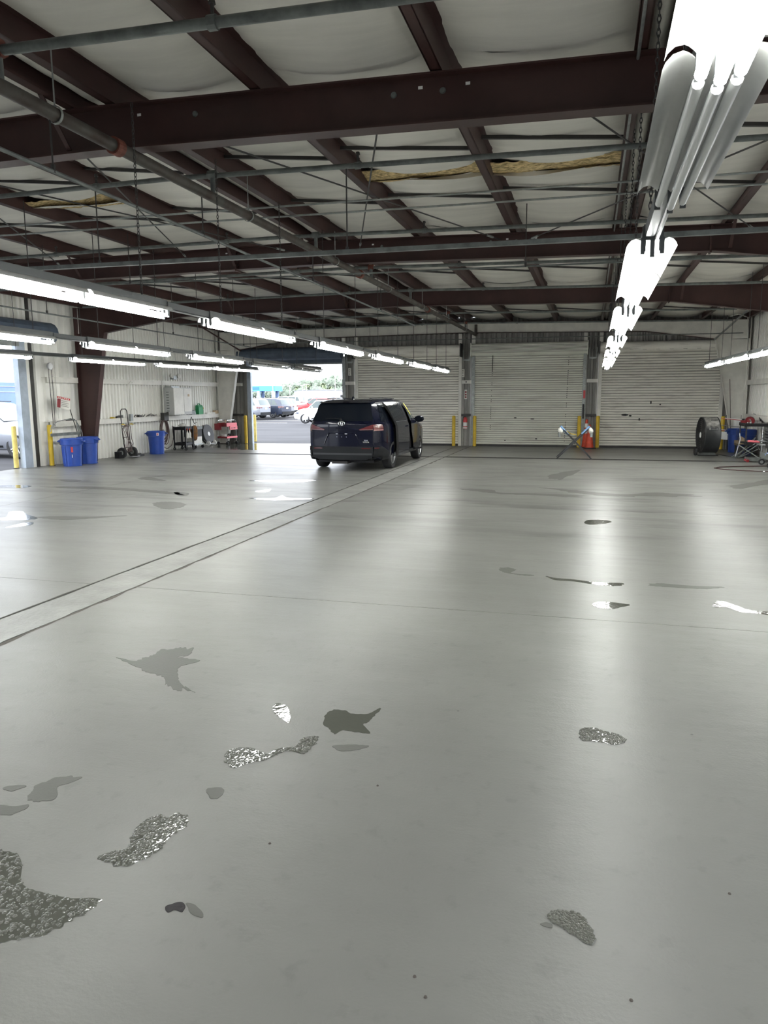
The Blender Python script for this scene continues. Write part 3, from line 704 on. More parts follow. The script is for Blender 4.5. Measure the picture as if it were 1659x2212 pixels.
# ================================================================ cars
def interp(tab,x,sm=True):
    if x<=tab[0][0]: return tab[0][1]
    for (a,p),(b,q) in zip(tab[:-1],tab[1:]):
        if x<=b:
            t=(x-a)/(b-a); 
            return p+(q-p)*t
    return tab[-1][1]
class Body:
    def __init__(s,L,W,H,zl,belt,hood,cowl,rf,lean,wr,nose=.55,plan=None,backlen=0.0,boxy=0.0):
        s.L,s.W,s.H,s.zl,s.belt,s.hood,s.cowl,s.rf,s.lean,s.wrin=L,W,H,zl,belt,hood,cowl,rf,lean,wr
        s.roof=[(0,H-.10),(.15,H-.06),(.6,H-.02),(L*.42,H),(rf,H-.05),(rf+(cowl-rf)*.35,H-.05-(H-.05-hood)*.38),(cowl,hood+.02),(cowl+(L-cowl)*.5,hood-.03),(L-.35,hood-.10),(L-.12,hood-.22),(L,hood-.38)]
        s.plan=plan or [(0,.84),(.10,.925),(.28,.98),(.6,1.0),(L-.9,1.0),(L-.45,.96),(L-.18,.86),(L,.70)]
        s.wru=[(0,W-wr-.03),(.5,W-wr),(rf,W-wr),(cowl,W-.13),(L-.3,W*.80),(L,W*.62)]
    def ring(s,y):
        Wt=s.W*interp(s.plan,y); zr=interp(s.roof,y); zb=min(s.belt+ (0), zr-.05)
        if y>s.cowl: zb=min(s.belt,zr-.06)
        wr=min(interp(s.wru,y),Wt-.04); zl=s.zl+(.06 if y<.25 or y>s.L-.3 else 0)
        g=zr-.06
        p=[(0,zl),(.75*Wt,zl),(.95*Wt,zl+.03),(.985*Wt,zl+.12),(Wt,zl+.28),(Wt*1.003,zl+.42),(Wt,(zl+.42+zb)/2+.02),(Wt*.99,zb-.10),(Wt*.975,zb-.03),(Wt*.955,zb+.004)]
        bx=Wt*.95
        for t in(.2,.4,.6,.8): p.append((bx+(wr-bx)*(t**1.25),zb+(g-zb)*t))
        p+=[(wr,g),(wr-.035,zr-.022),(wr-.10,zr-.006),(wr*.5,zr+.004),(0,zr+.010)]
        return p
    def tr(s,x,y,z):
        k=s.lean*max(0,z-s.belt)*max(0,1-y/1.1)
        k2=-.05*max(0,1-y/.5)*max(0,1-abs(z-.62)/.25)  # bumper bulge
        return (x,y+k+k2*.0,z)
    def xat(s,y,z):
        r=s.ring(y)
        for (x0,z0),(x1,z1) in zip(r[1:-1],r[2:]):
            if (z0<=z<=z1) and z1>z0: return x0+(x1-x0)*(z-z0)/(z1-z0)
        return r[-4][0]
    def mesh(s,mt,wheels,R=.36,name='body_shell',parent=None):
        L=s.L; ys=sorted(set([0,.04,.10,.18,.28,.42]+[.6+k*.11 for k in range(int((L-1.5)/.11))]+[L-.9,L-.7,L-.55,L-.45,L-.35,L-.26,L-.18,L-.12,L-.05,L]))
        rings=[s.ring(y) for y in ys]; n=len(rings[0]); m=MB(); vs=[]
        full=2*n-2
        for y,r in zip(ys,rings):
            for x,z in r: vs.append(s.tr(x,y,z))
            for x,z in r[-2:0:-1]: vs.append(s.tr(-x,y,z))
        fs=[(i*full+k,i*full+(k+1)%full,(i+1)*full+(k+1)%full,(i+1)*full+k) for i in range(len(ys)-1) for k in range(full)]
        m.add(vs,fs)
        for e,(y,r,bul) in enumerate(((ys[0],rings[0],-.05),(ys[-1],rings[-1],.10))):
            # cap with a crowned face, stitched to the ring
            base=e*(len(ys)-1)*full; cols=8
            idx=[]
            for k in range(n):
                x,z=r[k]
                right=base+k; left=base+(full-k if 0<k<n-1 else k)
                rowi=[right]
                if 0<k<n-1:
                    for c in range(1,cols):
                        t=1-2*c/cols; px,py,pz=s.tr(x*t,y,z); py+=bul*(1-t*t); m.v.append((px,py,pz)); rowi.append(len(m.v)-1)
                    rowi.append(left)
                idx.append(rowi)
            for k in range(1,n-2):
                for c in range(cols): m.f.append((idx[k][c],idx[k][c+1],idx[k+1][c+1],idx[k+1][c])); m.m.append(0)
            m.f.append(tuple(idx[1]+[idx[0][0]])); m.m.append(0); m.f.append(tuple(idx[n-2]+[idx[n-1][0]])); m.m.append(0)
        o=m.build(name,[mt,'black'],parent,smooth=38)
        cut=MB(); cut.cur=1
        for wy in wheels:
            for sx in(-1,1): cut.cyl((sx*(s.W+.2),wy,R*.95),(sx*(s.W-.27),wy,R*.95),R+.055,n=32)
        co=cut.build('cutter',[mt,'black'])
        md=o.modifiers.new('b','BOOLEAN'); md.object=co; md.operation='DIFFERENCE'; md.solver='EXACT'
        dg=bpy.context.evaluated_depsgraph_get(); me=bpy.data.meshes.new_from_object(o.evaluated_get(dg)); o.modifiers.clear(); o.data=me
        bpy.data.objects.remove(co)
        return o
    def panel(s,name,mt,parent,yf,z0,z1,sx,offs=.005,nu=10,nv=5,smooth=True,thick=None,rel=False):
        # yf(t)->(y0,y1) along height t
        m=MB()
        def fn(u,v,o=offs):
            z=z0+(z1-z0)*v; a,b=yf(v); y=a+(b-a)*u
            zz=z if not rel else min(z,interp(s.roof,y)-.07)
            x,yy,zz2=s.tr(s.xat(y,zz)+o,y,zz); return (sx*x,yy,zz2)
        m.grid(fn,nu,nv)
        if thick: m.grid(lambda u,v:fn(u,v,offs-thick),nu,nv)
        return m.build(name,mt,parent,smooth=smooth)
    def rear(s,name,mt,parent,pts_fn,offs=.006,nu=10,nv=4):
        # patch on the rear face: pts_fn(u,v)->(x,z)
        m=MB(); W0=s.W*.84
        def fn(u,v):
            x,z=pts_fn(u,v); w=s.xat(0,z); t=max(-1,min(1,x/w))
            px,py,pz=s.tr(x,0,z); return (px,py-.05*(1-t*t)-offs,pz)
        m.grid(fn,nu,nv); return m.build(name,mt,parent,smooth=True)
WH={}
def wheel(parent,x,y,R,side,style='alloy',w=.23):
    key=('t',R,w)
    if key not in WH:
        m=MB(); pr=[(R*.66,-w*.42),(R*.80,-w*.5),(R*.93,-w*.48),(R*.99,-w*.36),(R,-w*.15),(R,w*.15),(R*.99,w*.36),(R*.93,w*.48),(R*.80,w*.5),(R*.66,w*.42)]
        m.lathe(pr,(0,0,0),'X',36,close=True); t=m.build('wheel','rubber',parent,smooth=35); WH[key]=t.data
        # outer face toward +x
    else: t=link('wheel',WH[key],parent)
    t.location=(x,y,R); t.rotation_euler=(0,0,0 if side>0 else PI)
    key=('r',R,style)
    if key not in WH:
        m=MB(); rr=R*.66
        m.lathe([(rr,-w*.4),(rr,w*.42),(rr*.95,w*.44),(rr*.92,w*.30),(rr*.90,-w*.3)],(0,0,0),'X',36)
        m.lathe([(0,w*.40),(rr*.17,w*.40),(rr*.20,w*.30),(0,w*.30)],(0,0,0),'X',16)
        for k in range(5):
            for d in(-.11,.11) if style!='soul' else (0,):
                a=2*PI*k/5+d; b=2*PI*k/5+d*1.5
                m.beam((w*.34,rr*.12*math.cos(a),rr*.12*math.sin(a)),(w*.38,rr*.94*math.cos(b),rr*.94*math.sin(b)),rr*(.13 if style!='soul' else .30),.02,up=(1,0,0))
        g=m.build('rim','alu',t,smooth=35); WH[key]=g.data
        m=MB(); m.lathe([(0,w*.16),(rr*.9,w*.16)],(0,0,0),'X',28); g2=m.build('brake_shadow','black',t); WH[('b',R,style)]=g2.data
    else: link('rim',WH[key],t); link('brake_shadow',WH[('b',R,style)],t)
    return t
def seam(b,parent,y,z0,z1,sx,k=0.0): return b.panel('door_seam','black',parent,lambda t:(y+k*t-.004,y+k*t+.004),z0,z1,sx,.0015,1,8)
# ---- the minivan
vb=Body(L=5.12,W=.99,H=1.755,zl=.235,belt=1.16,hood=1.08,cowl=4.15,rf=3.05,lean=.50,wr=.285,plan=[(0,.79),(.10,.875),(.28,.95),(.6,1.0),(4.22,1.0),(4.67,.96),(4.94,.86),(5.12,.70)])
# ---- local origin: centre of the rear bumper on the floor
van=thing('minivan','shiny blue-black minivan seen from behind, right side doors open','minivan',(-5.79,17.12,0),0)
vb.mesh('navy',(1.06,4.10),.345,parent=van)
for y in(1.06,4.10):
    for sx in(-1,1): wheel(van,sx*(.885),y,.345,sx)
# underbody, bumper
m=MB(); m.bb(-.72,.72,.25,4.7,.20,.30); m.build('underbody','black',van)
def bw(z): return vb.xat(0,z)
vb.rear('rear_bumper','bumper',van,lambda u,v:((-1+2*u)*bw(.30+.30*v),.29+.315*v),.035,20,6)
m=MB()
for zz,dz in((.605,0),(.29,0)):
    m.grid(lambda u,v:(lambda x,w:(x,-.05*(1-(x/w)**2)-.035+.06*v,zz))((-1+2*u)*bw(zz),bw(zz)),20,1)
m.build('bumper_edge','bumper',van)
for sx in(-1,1):
    vb.panel('bumper_corner','bumper',van,lambda t:(-.03,.72-.50*t*t),.27,.605,sx,.022,10,8,thick=.03)
    vb.panel('bumper_reflector','tail',van,lambda t:(-.01,.10),.560,.580,sx,.028,3,1)
    vb.rear('bumper_reflector','tail',van,lambda u,v:(sx*(.50+.22*u),.556+.020*v),.042,6,1)
vb.rear('bumper_strip','bumper_light',van,lambda u,v:((-1+2*u)*bw(.45)*.97,.405+.045*v),.046,20,3)
# rear window, with dark surround
vb.rear('rear_window','glass',van,lambda u,v:((-1+2*u)*(.745-.13*v),1.245+.37*v),.012,14,6)
vb.rear('window_surround','glass',van,lambda u,v:((-1+2*u)*(.775-.135*v),1.215+.42*v),.006,14,6)
# spoiler
m=MB(); m.grid(lambda u,v:((-1+2*u)*.64,.20+.11*v-.03-.06*(1-(-1+2*u)**2),1.655+.028*v),14,2); m.grid(lambda u,v:((-1+2*u)*.64,.17-.06*(1-(-1+2*u)**2)+.16*v,1.650+.00*v),14,1)
m.build('spoiler','navy',van,smooth=60)
# lamps: rear faces and wrap-around pieces
for sx in(-1,1):
    vb.rear('tail_lamp','tail',van,lambda u,v:(sx*(.42+.355*u),1.035-.02*(1-u)+(.0+.105*u)*(v)*1.0+.0),.020,8,3)
    vb.rear('tail_lamp_edge','tailc',van,lambda u,v:(sx*(.45+.325*u),1.012+.018*v-.012*(1-u)),.018,8,2)
    vb.panel('tail_lamp_side','tail',van,lambda t:(.0+.0,.33-.05*t),1.02,1.135,sx,.010,6,3)
    vb.panel('tail_lamp_edge','tailc',van,lambda t:(.0,.30),.985,1.02,sx,.009,6,1)
vb.rear('tailgate_crease','chrome' if 0 else 'navy',van,lambda u,v:((-1+2*u)*.76,.985+.012*v),.014,14,1)
for sx in(-1,1):
    m=MB(); m.tube([(sx*.46,-.040,.665),(sx*.40,-.050,.80),(sx*.34,-.056,.915),(sx*.30,-.058,.93),(0,-.062,.93)],.010,6); m.build('plate_recess_edge','navy',van,smooth=True)
vb.rear('plate_lamp','label',van,lambda u,v:(-.15+.06*u,.905+.016*v),.022,2,1)
vb.rear('plate_lamp','label',van,lambda u,v:(.08+.06*u,.905+.016*v),.022,2,1)
for k in(-.12,0,.12): vb.rear('plate_screw','alu',van,lambda u,v:(k-.007+.014*u,.835+.012*v),.022,1,1)
for sx in(-1,1):
    # tailgate lower gap lines
    m=MB(); vb.rear('tailgate_gap','black',van,lambda u,v:(sx*(.775-.0*u-.26*max(0,1-u*1.0)*.0)+(-.006+.012*v)*1.0,.66+.34*u),.004,8,1)
vb.rear('tailgate_gap','black',van,lambda u,v:((-1+2*u)*.76,.600+.008*v),.005,14,1)
# oval emblem: rings made of swept tubes
em=MB(); cz=1.165
def oval(a,b,cx_=0,cz_=0,r=.006): em.tube([(cx_+a*math.cos(t),0,cz_+b*math.sin(t)) for t in[2*PI*k/24 for k in range(25)]],r,6)
oval(.082,.054); oval(.024,.050,0,0,.005); oval(.052,.020,0,.022,.005)
em.build('emblem','chrome',van,smooth=True,loc=(0,-.064,cz))
text('S I E N N A',.06,'model_lettering','navy',van,Matrix.Translation((0,-.068,1.055))@Matrix.Rotation(PI/2,4,'X'))
text('TOUR',.036,'dealer_lettering','alu',van,Matrix.Translation((.60,-.034,.755))@Matrix.Rotation(PI/2,4,'X')@Matrix.Rotation(.0,4,'Y'))
text('TOYOTA',.038,'dealer_lettering','whitepaint',van,Matrix.Translation((.60,-.034,.715))@Matrix.Rotation(PI/2,4,'X'))
# wiper
MB().tube([(-.02,-.055,1.262),(-.18,-.045,1.285),(-.42,-.020,1.275)],.009,6).build('rear_wiper','black',van)
MB().lathe([(0,0),(.03,0),(.024,.03),(0,.034)],(-.02,-.06,1.255),'Y',12).build('wiper_hub','black',van)
# side glass and shut lines
for sx in(-1,1):
    vb.panel('quarter_window','glass',van,lambda t:(.26+.10*t,.98-.03*t),1.20,1.60,sx,.006,8,5)
    if sx<0:
        vb.panel('side_window','glass',van,lambda t:(1.10,2.28),1.20,1.60,sx,.006,8,5)
        vb.panel('front_side_window','glass',van,lambda t:(2.36,4.0-.95*t),1.20,1.60,sx,.006,10,6,rel=True)
        for y in(1.05,2.32,3.28): seam(vb,van,y,.32,1.60 if y<3 else 1.15,sx)
    vb.panel('roof_rail_trim','black',van,lambda t:(.3,3.2),1.648,1.66,sx,.004,12,1)
m=MB(); 
def ws(u,v):
    y=3.16+(4.10-3.16)*v; zr=interp(vb.roof,y); w=(min(interp(vb.wru,y),.99)-.09)
    x=(-1+2*u)*w; return (x,y+.01,zr+.012)
m.grid(ws,10,8); m.build('windscreen','glass2',van,smooth=True)
# open side: black panel painted for the shaded opening, sliding door slid back, front door ajar
sx=1
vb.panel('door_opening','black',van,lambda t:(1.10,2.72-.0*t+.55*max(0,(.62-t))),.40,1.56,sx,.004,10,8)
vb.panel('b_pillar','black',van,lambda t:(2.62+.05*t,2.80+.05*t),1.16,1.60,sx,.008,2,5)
MB().beam((.93,1.2,.33),(.97,3.5,.33),.09,.08).build('door_sill','blackm',van)
# sliding door
def sl_y(t): return (1.16-.16*t if t<.62 else 1.16-.10-(t-.62)*.95, 2.32-.06*t)
sd=vb.panel('sliding_door','navy',van,sl_y,.30,1.655,sx,.125,12,14,thick=.055)
def slw(t): return (.93-.23*t,2.14-.04*t)
w=vb.panel('sliding_door_window','glass',sd,slw,1.19,1.585,sx,.131,8,5)
vb.panel('belt_moulding','chrome',sd,lambda t:(1.02,2.14),1.168,1.178,sx,.133,8,1)
m=MB(); m.tube([(1.112,1.98,1.03),(1.14,2.02,1.035),(1.14,2.14,1.035),(1.112,2.18,1.03)],.014,6); m.build('door_handle','navy',sd)
m=MB()  # edge caps so the door reads as solid
for yy in(0,1):
    m.grid(lambda u,v:((lambda z,y:(vb.xat(y,z)+.125-.055*u,y,z))(.30+1.355*v,sl_y(v)[yy])),1,14)
m.build('door_edge','dark',sd)
# front door hinged at the front, swung out a little
hy=4.02; fd=thing('front_door','x','x',(0,0,0)); del fd['label']; del fd['category']
bpy.data.objects.remove(fd)
def fdoor(name,mt,par,yf,z0,z1,offs,nu=12,nv=10,thick=None,ang=.055):
    m=MB()
    def fn(u,v,o=offs):
        z=z0+(z1-z0)*v; a,b=yf(v); y=a+(b-a)*u; zz=min(z,interp(vb.roof,y)-.065)
        x=vb.xat(y,zz)+o; dx,dy=x-.95,y-hy; c,s_=math.cos(ang),math.sin(ang)
        return (.95+dx*c-dy*s_,hy+dx*s_+dy*c,zz)
    m.grid(fn,nu,nv)
    if thick: m.grid(lambda u,v:fn(u,v,offs-thick),nu,nv)
    return m.build(name,mt,par,smooth=True)
fd=fdoor('front_door','navy',van,lambda t:(3.18-.42*min(1,t*1.55),hy),.32,1.20,.004,thick=.05)
fdoor('front_door_window','glass2',fd,lambda t:(2.80+.04*t,3.98-.95*t),1.19,1.62,.004,12,8)
fdoor('window_frame','navy',fd,lambda t:(2.73+.04*t,2.81+.04*t),1.19,1.63,.008,2,6)
fdoor('window_frame','navy',fd,lambda t:(3.42-.02*t,3.48-.02*t),1.19,1.40,.008,2,4)
for k in range(5):
    y0=2.86+.05*k; z0=1.56-.062*k
    fdoor('marker_writing','yellowpaint',fd,lambda t:(y0-.02,y0+.12),z0,z0+.058,.012,3,2)
MB().beam((1.02,3.22,.36),(1.12,3.55,.36),.10,.05).build('door_bottom_step','black',fd)
m=MB(); m.tube([(.95,3.62,1.13),(1.02,3.60,1.15)],.022,8); m.build('mirror_stalk','navy',fd)
m=MB(); m.lathe([(0,-.06),(.07,-.055),(.105,-.02),(.11,.03),(.07,.085),(0,.10)],(0,0,0),'Y',16); mo=m.build('mirror_housing','navy',fd,smooth=True,loc=(1.075,3.62,1.17)); mo.scale=(1.3,.9,.85)
MB().lathe([(0,-.066),(.085,-.066),(.085,-.060),(0,-.060)],(0,0,0),'Y',16).build('mirror_glass','glass',mo)
# fuel door, antenna, fender seam
MB().tube([(0,1.0,1.74),(0,.90,1.80)],.012,6).build('roof_antenna','black',van); 
m=MB(); m.prism([(.82,1.735),(1.0,1.735),(.90,1.80),(.86,1.80)],'X',-.016,.016); m.build('shark_fin','navy',van)
for x in(-.55,.55): MB().tube([(x,.5,1.752),(x,1.6,1.765),(x,2.8,1.745)],.010,6).build('roof_rail','navy',van)
MB().bb(-.30,.10,.05,.5,.18,.24).build('exhaust_muffler','dark',van)
# ---- parked cars outside, built from the same shell routine
def parked(label,x,y,rz,paint,kind='suv',roofp=None,group='vehicles parked in the lot',detail=True,glass='glass2',style='alloy'):
    K={'suv':dict(L=4.75,W=.95,H=1.70,zl=.25,belt=1.08,hood=1.06,cowl=3.35,rf=2.5,lean=.55,wr=.21),
       'cube':dict(L=4.15,W=.91,H=1.62,zl=.24,belt=1.02,hood=1.02,cowl=3.15,rf=2.55,lean=.15,wr=.14),
       'sedan':dict(L=4.6,W=.90,H=1.45,zl=.20,belt=.95,hood=.93,cowl=3.3,rf=2.45,lean=1.3,wr=.22),
       'pickup':dict(L=5.6,W=1.0,H=1.92,zl=.38,belt=1.28,hood=1.22,cowl=4.0,rf=3.3,lean=.2,wr=.2),
       'vanbox':dict(L=5.5,W=1.0,H=2.3,zl=.3,belt=1.25,hood=1.15,cowl=4.9,rf=4.2,lean=.08,wr=.12)}[kind]
    b=Body(**K); R=.37 if kind in('suv','pickup') else .34
    c=thing('parked_car' if kind!='pickup' else 'pickup_truck',label,'car' if kind!='pickup' else 'truck',(x,y,0),rz,group)
    b.mesh(paint,(.85,K['L']-.88),R,parent=c)
    for yy in(.85,K['L']-.88):
        for s_ in(-1,1): wheel(c,s_*(K['W']-.115),yy,R,s_,style)
    zt=K['H']-.10; zb=K['belt']+.04; rf=K['rf']
    for s_ in(-1,1):
        b.panel('rear_quarter_window',glass,c,lambda t:(.40+.25*t,.98),zb,zt-.03,s_,.006,5,4)
        b.panel('rear_door_window',glass,c,lambda t:(1.05,1.95),zb,zt,s_,.006,5,4)
        b.panel('front_door_window',glass,c,lambda t:(2.02,K['cowl']-.12-(K['cowl']-rf-.05)*t),zb,zt,s_,.006,8,5,rel=True)
        b.panel('rocker_trim','bumper',c,lambda t:(1.3,K['L']-1.35),K['zl']+.01,K['zl']+.14,s_,.006,6,2)
        b.panel('head_lamp','chrome',c,lambda t:(K['L']-.42,K['L']-.06),K['hood']-.36,K['hood']-.26,s_,.008,5,2)
        b.panel('tail_lamp','tail',c,lambda t:(0,.28),K['belt']-.22,K['belt']-.06,s_,.008,4,2)
        b.rear('tail_lamp','tail',c,lambda u,v:(s_*(.52+.25*u),K['belt']-.20+.12*v),.012,4,2)
        b.panel('door_handle','chrome',c,lambda t:(1.15,1.30),K['belt']-.13,K['belt']-.11,s_,.02,2,1)
        for yy in(1.0,1.98,3.0): seam(b,c,yy,.35,K['belt'],s_)
    b.rear('rear_window',glass,c,lambda u,v:((-1+2*u)*(K['W']*.80-.12*v),zb+.03+(zt-zb-.06)*v),.010,10,4)
    b.rear('lower_bumper','bumper',c,lambda u,v:((-1+2*u)*K['W']*.80,K['zl']+.03+.26*v),.03,10,3)
    b.rear('plate','white',c,lambda u,v:(-.16+.32*u,K['belt']-.30+.13*v),.02,2,1)
    m=MB()
    def ws2(u,v):
        y=rf+.06+(K['cowl']-rf-.10)*v; zr=interp(b.roof,y); w=min(interp(b.wru,y),K['W'])-.09; return ((-1+2*u)*w,y,zr+.014)
    m.grid(ws2,8,6); m.build('windscreen',glass,c,smooth=True)
    m=MB(); L=K['L']; m.grid(lambda u,v:((-1+2*u)*K['W']*.5,L+.105*(1-((-1+2*u)*.7)**2),.55+.16*v),8,2); m.build('front_grille','black',c,smooth=True)
    m=MB(); m.grid(lambda u,v:((-1+2*u)*K['W']*.66,L+.09*(1-((-1+2*u)*.75)**2),.30+.10*v),8,2); m.build('front_bumper_trim','bumper',c,smooth=True)
    for s_ in(-1,1):
        MB().lathe([(0,-.05),(.08,-.04),(.09,.03),(0,.07)],(0,0,0),'Y',10).build('door_mirror',paint,c,smooth=True,loc=(s_*(K['W']+.08),K['cowl']-.45,K['belt']+.06))
        MB().tube([(s_*(b.xat(1.0,zt)-.10),.6,K['H']+.01),(s_*(b.xat(1.0,zt)-.10),1.5,K['H']+.03),(s_*(b.xat(1.0,zt)-.10),2.4,K['H']+.01)],.014,5).build('roof_rail','dark',c)
    if roofp:
        m=MB(); m.grid(lambda u,v:((-1+2*u)*(K['W']-K['wr']-.06),.35+(rf-.35)*v,interp(b.roof,.35+(rf-.35)*v)+.016),4,8); m.build('roof_panel',roofp,c,smooth=True)
    return c
HX=PI/2   # heading -X (front to the left)
PK=[('silver SUV parked nearest the yellow post at the rear doorway, tail lamp red',-26.7,58.6,HX-.16,'silverp','suv',None),
('dark blue-grey SUV parked beside the silver SUV, tail towards the hall',-25.9,61.3,HX-.16,'darkp','suv',None),
('pale grey SUV just behind the dark blue-grey SUV',-26.8,64.2,HX-.16,'silverp','suv',None),
('white SUV half hidden between the pale grey SUV and the red SUV',-27.7,67.3,HX-.16,'whitep','suv',None),
('red SUV parked behind the white boxy car with a red roof',-25.0,72.5,HX-.06,'redp','suv',None),
('white boxy hatchback with a red roof, front to the left, beside the minivan',-15.55,48.6,HX+.02,'whitep','cube','redp'),
('white pickup truck parked in the second row behind the red SUV',-34.6,88.0,HX,'whitep','pickup',None),
('white car in the far row left of the white pickup truck',-40.5,92.0,HX,'whitep','suv',None),
('white van parked far behind the silver SUV',-46.0,96.0,HX,'whitep','vanbox',None),
('silver car in the far row, roof seen behind the dark blue-grey SUV',-36.0,84.0,HX,'silverp','suv',None),
('white car in the far row, roof seen above the red SUV',-33.9,94.5,HX,'whitep','suv',None),
('silver car in the far row, roof seen just left of the minivan',-30.4,92.0,HX,'silverp','suv',None),
('silver crossover outside the left doorway, front wheel by the yellow post',-20.6,19.6,-HX,'silverp','suv',None),
('white car behind the silver crossover, windscreen facing the left doorway',-23.6,24.8,-HX-.55,'whitep','sedan',None)]
for a in PK: parked(a[0],a[1],a[2],a[3],a[4],a[5],a[6],style='soul' if a[5]=='cube' else 'alloy')
# ================================================================ things in the hall
def bollard(label,x,y,mt='yellow',h=1.1,r=.062,grp=None,tilt=0):
    o=thing('bollard',label,'bollard',(x,y,0),0,grp)
    if tilt: o.rotation_euler=(0,tilt,0)
    MB().cyl((0,0,0),(0,0,h-.03),r,n=20).build('post',mt,o,smooth=40)
    MB().lathe([(r,h-.03),(r*.85,h-.008),(r*.5,h),(0,h+.003)],(0,0,0),'Z',20).build('domed_cap',mt,o,smooth=40)
    MB().lathe([(r+.02,0),(r+.02,.012),(r,.014)],(0,0,0),'Z',16).build('floor_collar','joint',o)
    return o
bollard('yellow bollard inside the left doorway, beside the two blue trash cans',-13.98,16.85)
bollard('faded yellow bollard outside the left doorway, by the silver crossover',-14.42,16.05,'yellow2')
bollard('yellow bollard inside the rear open doorway, left post',-13.0,26.65)
bollard('pale yellow bollard outside the rear open doorway',-13.2,27.9,'yellow2')
bollard('yellow bollard right of the minivan, left of the fire extinguisher',-4.78,26.72)
bollard('yellow bollard just right of the fire extinguisher',-4.02,26.72)
bollard('yellow bollard left of the orange cones',-.38,26.72)
bollard('yellow bollard right of the orange cones',.24,26.72)
bollard('dented leaning yellow bollard behind the big black drum fan',4.16,26.6,tilt=.03)
MB().tube([(.1*math.cos(t)*.72,.1*math.sin(t)*.72,.42+.01*math.sin(3*t)) for t in[2*PI*k/16 for k in range(17)]],.010,6).build('wire_band','pipe',[o for o in C.objects if o.name.startswith('bollard')][8])
# ---- trash cans
def bin_(label,x,y,rz=0,stick=False,grp='blue trash cans'):
    o=thing('trash_can',label,'trash can',(x,y,0),rz,grp)
    m=MB(); R0,R1,H=.235,.275,.74
    m.lathe([(0,.012),(R0-.012,.012),(R1-.012,H-.03),(R1+.004,H-.03),(R1+.012,H-.015),(R1+.004,H),(R1-.018,H),(R1-.022,H-.05),(R0-.02,.03),(0,.03)],(0,0,0),'Z',36)
    m.lathe([(R0-.012,.012),(R0,.0),(R0+.006,.02)],(0,0,0),'Z',36)
    m.build('bin_body','blue',o,smooth=45)
    m=MB(); m.lathe([(R1-.010,H-.17),(R1+.004,H-.165),(R1+.010,H-.03)],(0,0,0),'Z',36); m.build('rim_band','blue',o,smooth=45)
    for k in range(4):
        a=PI/4+k*PI/2; vs=[]
        m=MB(); m.grid(lambda u,v:((R0+.006+(R1-R0-.02)*v)*math.cos(a-.42+.84*u),(R0+.006+(R1-R0-.02)*v)*math.sin(a-.42+.84*u),.05+(H-.25)*v),8,3); m.build('raised_panel','blue',o,smooth=True)
    for s_ in(-1,1):
        m=MB(); m.tube([(s_*(R1-.01),-.10,H-.05),(s_*(R1+.05),-.085,H-.075),(s_*(R1+.075),0,H-.085),(s_*(R1+.05),.085,H-.075),(s_*(R1-.01),.10,H-.05)],.018,8)
        m.grid(lambda u,v:(s_*(R1+.06*(1-v)*math.sin(PI*u)),-.09+.18*u,H-.07-.10*v),8,3)
        m.build('handle','blue',o,smooth=True)
    return o
b1=bin_('blue trash can with a red emblem, front one of the pair by the left bollard',-13.42,16.98,.35)
b2=bin_('blue trash can behind the front one, against the left wall',-13.50,17.75,.1)
b3=bin_('single blue trash can with a white sticker, between the hand truck and the coiled hoses',-13.55,21.25,.6)
b4=bin_('blue trash can in the right corner, front one beside the wooden stool',4.45,25.55,.2)
b5=bin_('blue trash can in the right corner, rear one under the black tray',4.62,24.95,1.1)
ang=math.atan2(-16.98,13.42)-.35
m=MB(); m.grid(lambda u,v:(.262*math.cos(ang-.10+.20*u),.262*math.sin(ang-.10+.20*u),.38+.14*v),4,3); o=m.build('red_emblem','red',b1,smooth=True)
m=MB(); m.grid(lambda u,v:(.266*math.cos(ang-.03+.05*u),.266*math.sin(ang-.03+.05*u),.24+.08*v),2,1); m.build('white_mark','label',b1)
ang=math.atan2(-21.25,13.55)-.6
m=MB(); m.grid(lambda u,v:(.290*math.cos(ang+.02+.26*u),.290*math.sin(ang+.02+.26*u),.60+.09*v),4,1); m.build('sticker','label',b3)
m=MB(); m.grid(lambda u,v:(.292*math.cos(ang+.07+.14*u),.292*math.sin(ang+.07+.14*u),.615+.06*v),4,1); m.build('sticker_print','pink',b3)
# windscreen frame moulding leaning over the bins + sign on a stick
o=thing('squeegee_hoop','curved grey moulding arching over the two blue trash cans','moulding',(-13.75,17.2,0))
m=MB(); m.tube([(0,-.60,.92),(0,-.55,1.05),(.02,-.35,1.18),(.02,-.05,1.225),(.02,.25,1.235),(.02,.42,1.18),(.02,.55,1.02),(.02,.64,.85),(.0,.68,.70)],.012,6); m.build('hoop','galv',o,smooth=True)
MB().bb(-.01,.0,-.60,.62,.80,.88).build('lower_panel','pipe',o)
o=thing('placard_on_pole','red and white notice on a pole leaning behind the two blue trash cans','sign',(-13.85,17.95,0))
MB().cyl((.05,.10,.02),(.02,-.42,1.50),.011,n=8).build('pole','dark',o)
MB().cyl((.05,.02,.25),(.02,-.20,1.2),.018,n=8).build('pole_sleeve','galv',o)
pb=thing('x','','',(0,0,0)); bpy.data.objects.remove(pb)
R=Matrix.Rotation(-.16,3,'X')
def sgn(name,mt,y0,y1,z0,z1,dx,par=o):
    m=MB(); m.box((.035+dx,(y0+y1)/2-.0,(z0+z1)/2),(.006,y1-y0,z1-z0)); 
    vs=[]
    for v in m.v:
        p=Vector((v[0],v[1]+.68,v[2]-1.68)); p=R@p; vs.append((p.x,p.y-.68,p.z+1.68))
    m.v=vs; return m.build(name,mt,par)
sgn('placard','whitepaint',-.95,-.42,1.52,1.83,0); sgn('placard_header','red',-.94,-.43,1.775,1.825,.005); sgn('placard_photo','dred',-.93,-.80,1.53,1.76,.005)
for k in range(4): sgn('printed_line','dark',-.77,-.50+(.03 if k%2 else -.03),1.72-.045*k,1.728-.045*k,.005)
